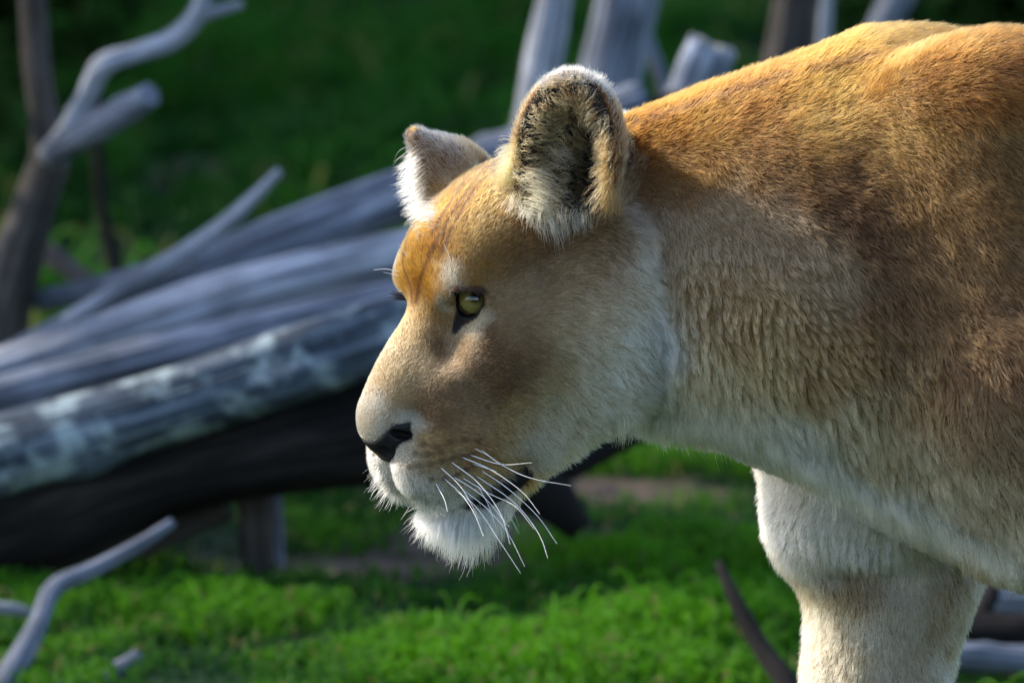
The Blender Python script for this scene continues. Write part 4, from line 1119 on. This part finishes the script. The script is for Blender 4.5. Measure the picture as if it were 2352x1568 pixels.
# pale tufts in the near ear and the fringe below it
p_, n__, q_ = around([(1205, 390), (1225, 440), (1215, 480)], int(320 * SPARSE) + 20, 14)
tuft(len(p_), p_, n__, img_dir(.9, .35, len(p_)), rng.uniform(.024, .042, len(p_)), np.full(len(p_), R(48)), np.repeat(srgb(222, 188, 134)[None], len(p_), 0), .3, .6, .00021, .5, .2, clp=.5)
p_, n__, q_ = around([(1255, 330), (1280, 350), (1275, 380)], int(70 * SPARSE) + 20, 12)
tuft(len(p_), p_, n__, img_dir(.7, .1, len(p_)), rng.uniform(.018, .03, len(p_)), np.full(len(p_), R(50)), np.repeat(srgb(226, 208, 176)[None], len(p_), 0), .5, .6, .0002, .3, .2, clp=.5)
p_, n__, q_ = around([(1178, 455), (1210, 482), (1250, 496), (1300, 496), (1345, 486)], int(800 * SPARSE) + 40, 13)
dd = img_dir(0, 1, len(p_)) + np.array([1.0, 0, 0]) * ((q_[:, 0] - 1300) / 230)[:, None]
tuft(len(p_), p_, n__, dd, rng.uniform(.006, .034, len(p_)) * (.55 + .6 * np.exp(-((q_[:, 0] - 1250) / 55) ** 2)), np.full(len(p_), R(40)), np.repeat(srgb(218, 190, 146)[None], len(p_), 0), .28, .5, .00021, .5, .2, clp=.55)
p_, n__, q_ = around([(1178, 330), (1172, 380), (1165, 430)], int(900 * SPARSE) + 20, 9)
tuft(len(p_), p_, n__, img_dir(-.45, .2, len(p_)), rng.uniform(.010, .020, len(p_)), np.full(len(p_), R(45)), np.repeat(srgb(222, 178, 110)[None], len(p_), 0), .35, .4, .0002, .1, .2)
p_, n__, q_ = around([(1395, 300), (1392, 370), (1400, 440), (1405, 480)], int(900 * SPARSE) + 20, 10)
tuft(len(p_), p_, n__, img_dir(-.6, .5, len(p_)), rng.uniform(.010, .018, len(p_)), np.full(len(p_), R(40)), np.repeat(srgb(164, 116, 66)[None], len(p_), 0), .4, .5, .0002, .2, .25)
# pale rim along the top of the near ear
p_, n__, q_ = around([(1250, 192), (1310, 176), (1370, 182), (1410, 215)], int(1200 * SPARSE) + 20, 6)
tuft(len(p_), p_, n__, img_dir(.05, -1, len(p_)), rng.uniform(.006, .011, len(p_)), np.full(len(p_), R(60)), np.repeat(srgb(244, 238, 224)[None], len(p_), 0), .4, .2, .0002, .0, .1)
# fluff on the front edge of the far ear
p_, n__, q_ = around([(962, 345), (958, 400), (965, 440), (985, 480), (1000, 500)], int(620 * SPARSE) + 30, 13)
dd = img_dir(-.75, .45, len(p_)) + np.array([0, .5, 0])
tuft(len(p_), p_, n__, dd, rng.uniform(.012, .030, len(p_)), np.full(len(p_), R(30)), np.repeat(srgb(246, 238, 220)[None], len(p_), 0), .35, .4, .00021, .25, .12, clp=.35)
# chin beard
p_, n__, q_ = around([(985, 1190), (1030, 1200), (1090, 1200), (1150, 1185)], int(1500 * SPARSE) + 30, 12)
dd = img_dir(0, 1, len(p_)) + np.array([1.0, 0, 0]) * ((q_[:, 0] - 1060) / 300)[:, None]
tuft(len(p_), p_, n__, dd, rng.uniform(.012, .034, len(p_)) * (1 + .5 * np.exp(-((q_[:, 0] - 1085) / 45) ** 2)) * (1 + .35 * (rng.random(len(p_)) > .93)), np.full(len(p_), R(34)), np.repeat(srgb(248, 246, 240)[None], len(p_), 0), .22, .3, .00020, .25, .08, clp=.5)
p_, n__, q_ = around([(968, 1172), (985, 1200)], int(160 * SPARSE) + 10, 6)
tuft(len(p_), p_, n__, img_dir(-.4, .95, len(p_)), rng.uniform(.015, .034, len(p_)), np.full(len(p_), R(40)), np.repeat(srgb(246, 244, 238)[None], len(p_), 0), .35, .2, .00018, .1, .08)
# short pale bristles on the far lip, dark brow hair over the near eye
p_, n__, q_ = around([(868, 1070), (885, 1110), (910, 1150)], int(140 * SPARSE) + 10, 5)
tuft(len(p_), p_, n__, img_dir(-.7, .8, len(p_)), rng.uniform(.008, .022, len(p_)), np.full(len(p_), R(45)), np.repeat(srgb(240, 236, 228)[None], len(p_), 0), .4, .2, .00016, .1, .1)
p_, n__, q_ = around([(1036, 658), (1065, 660), (1095, 660), (1112, 666)], int(420 * SPARSE) + 10, 2.5)
tuft(len(p_), p_, n__, img_dir(.35, .35, len(p_)), rng.uniform(.004, .009, len(p_)), np.full(len(p_), R(40)), np.repeat(srgb(60, 44, 36)[None], len(p_), 0), .3, .2, .0002, .2, .2)
# ruff of the cheek, lying over the neck
p_, n__, q_ = around([(1478, 520), (1490, 640), (1522, 740), (1535, 820), (1520, 890), (1480, 945)], int(5200 * SPARSE) + 20, 15)
tuft(len(p_), p_, n__, img_dir(.75, .65, len(p_)), rng.uniform(.012, .022, len(p_)), np.full(len(p_), R(26)), coat(p_) * 1.05, .25, .3, .00019, .1, .25, clp=.4)
# long fringe under the throat and breast
p_, n__, q_ = around([(1420, 965), (1500, 958), (1600, 965), (1720, 980)], int(2600 * SPARSE) + 20, 14)
tuft(len(p_), p_, n__, img_dir(.25, 1, len(p_)), rng.uniform(.014, .028, len(p_)), np.full(len(p_), R(34)), np.repeat(srgb(230, 210, 166)[None], len(p_), 0), .3, .3, .0002, .3, .2, clp=.5)
p_, n__, q_ = around([(1760, 995), (1860, 1050), (1960, 1100), (2080, 1160), (2200, 1220), (2340, 1290)], int(4200 * SPARSE) + 20, 14)
tuft(len(p_), p_, n__, img_dir(.45, .95, len(p_)), rng.uniform(.016, .032, len(p_)), np.full(len(p_), R(30)), np.repeat(srgb(224, 206, 168)[None], len(p_), 0), .3, .3, .0002, .3, .25, clp=.5)
tuft_o = tag(link('long_hair', hair_np('long_hair', np.concatenate(tufts_p), np.concatenate(tufts_r), np.concatenate(tufts_c)), hair_mat, lioness), kind='stuff')

# ================================================================== whiskers
wh_mat, nt, b_ = principled('whisker', (.88, .88, .88), .35, .5)
def thread(pts, r0, r1, n=16, seg=6):
    c = catmull(np.asarray(pts), n)
    T_ = np.gradient(c, axis=0); T_ /= np.linalg.norm(T_, axis=1)[:, None]
    U_ = np.cross(T_, [.3, .5, .8]); U_ /= np.linalg.norm(U_, axis=1)[:, None]
    V_ = np.cross(T_, U_)
    th_ = np.linspace(0, 2 * math.pi, seg, endpoint=False)
    rr = (r0 + (r1 - r0) * np.linspace(0, 1, n) ** 1.2)[:, None, None]
    v = (c[:, None] + rr * (np.cos(th_)[None, :, None] * U_[:, None] + np.sin(th_)[None, :, None] * V_[:, None])).reshape(-1, 3)
    f = [(i * seg + j, (i + 1) * seg + j, (i + 1) * seg + (j + 1) % seg, i * seg + (j + 1) % seg) for i in range(n - 1) for j in range(seg)]
    return mesh_np('whisker', v, np.array(f))
WH = [((1078, 1045), (1151, 1066), (1223, 1062)), ((1105, 1033), (1151, 1066), (1217, 1097), (1312, 1115)), ((1105, 1081), (1167, 1122), (1234, 1184), (1279, 1248)), ((1093, 1093), (1167, 1142), (1209, 1184), (1242, 1234), (1258, 1281)),
      ((1062, 1098), (1126, 1134), (1184, 1163), (1227, 1215)), ((1097, 1113), (1122, 1160), (1139, 1210)), ((1064, 1126), (1118, 1167), (1167, 1225), (1205, 1300)), ((1043, 1126), (1093, 1163), (1142, 1234), (1196, 1316)), ((1000, 1110), (1020, 1145), (1028, 1175)),
      ((1090, 1030), (1120, 1045)), ((1060, 1050), (1130, 1080), (1200, 1130), (1240, 1180)), ((1035, 1060), (1100, 1110), (1150, 1180), (1172, 1250)), ((1010, 1072), (1060, 1120), (1100, 1190)), ((1040, 1095), (1110, 1140), (1170, 1210)), ((1020, 1100), (1060, 1135), (1090, 1180), (1110, 1230)), ((1085, 1066), (1140, 1082))]
for w_ in WH:
    p0, n0 = hit(*w_[0])
    pts_ = [p0 - n0 * .002]
    for i, (x, y) in enumerate(w_[1:]):
        pts_.append(at_y(x, y, p0[1] - .022 * (i + 1)))
    link('whisker', thread(pts_, .00040, .00014), wh_mat, lioness)
BR = [((938, 598), (915, 560)), ((960, 560), (948, 510)), ((975, 545), (935, 500)), ((918, 625), (885, 618), (858, 620)), ((918, 635), (880, 625)), ((1035, 600), (1020, 560)), ((875, 1090), (855, 1115), (845, 1130))]
for w_ in BR:
    p0, n0 = hit(*w_[0])
    pts_ = [p0 - n0 * .002] + [at_y(x, y, p0[1] + .004 * (i + 1)) for i, (x, y) in enumerate(w_[1:])]
    link('brow_whisker' if w_[0][1] < 800 else 'whisker', thread(pts_, .00035, .00012), wh_mat, lioness)
lash_mat, _, _ = principled('eyelash', (.02, .015, .02), .5, .3)
for k_ in range(5):
    p0, n0 = hit(925, 672 + k_ * 3)
    link('eyelash', thread([p0, at_y(912, 671 + k_ * 4, p0[1] + .004), at_y(900 - k_ % 2 * 6, 668 + k_ * 5, p0[1] + .006)], .0010, .0003), lash_mat, lioness)
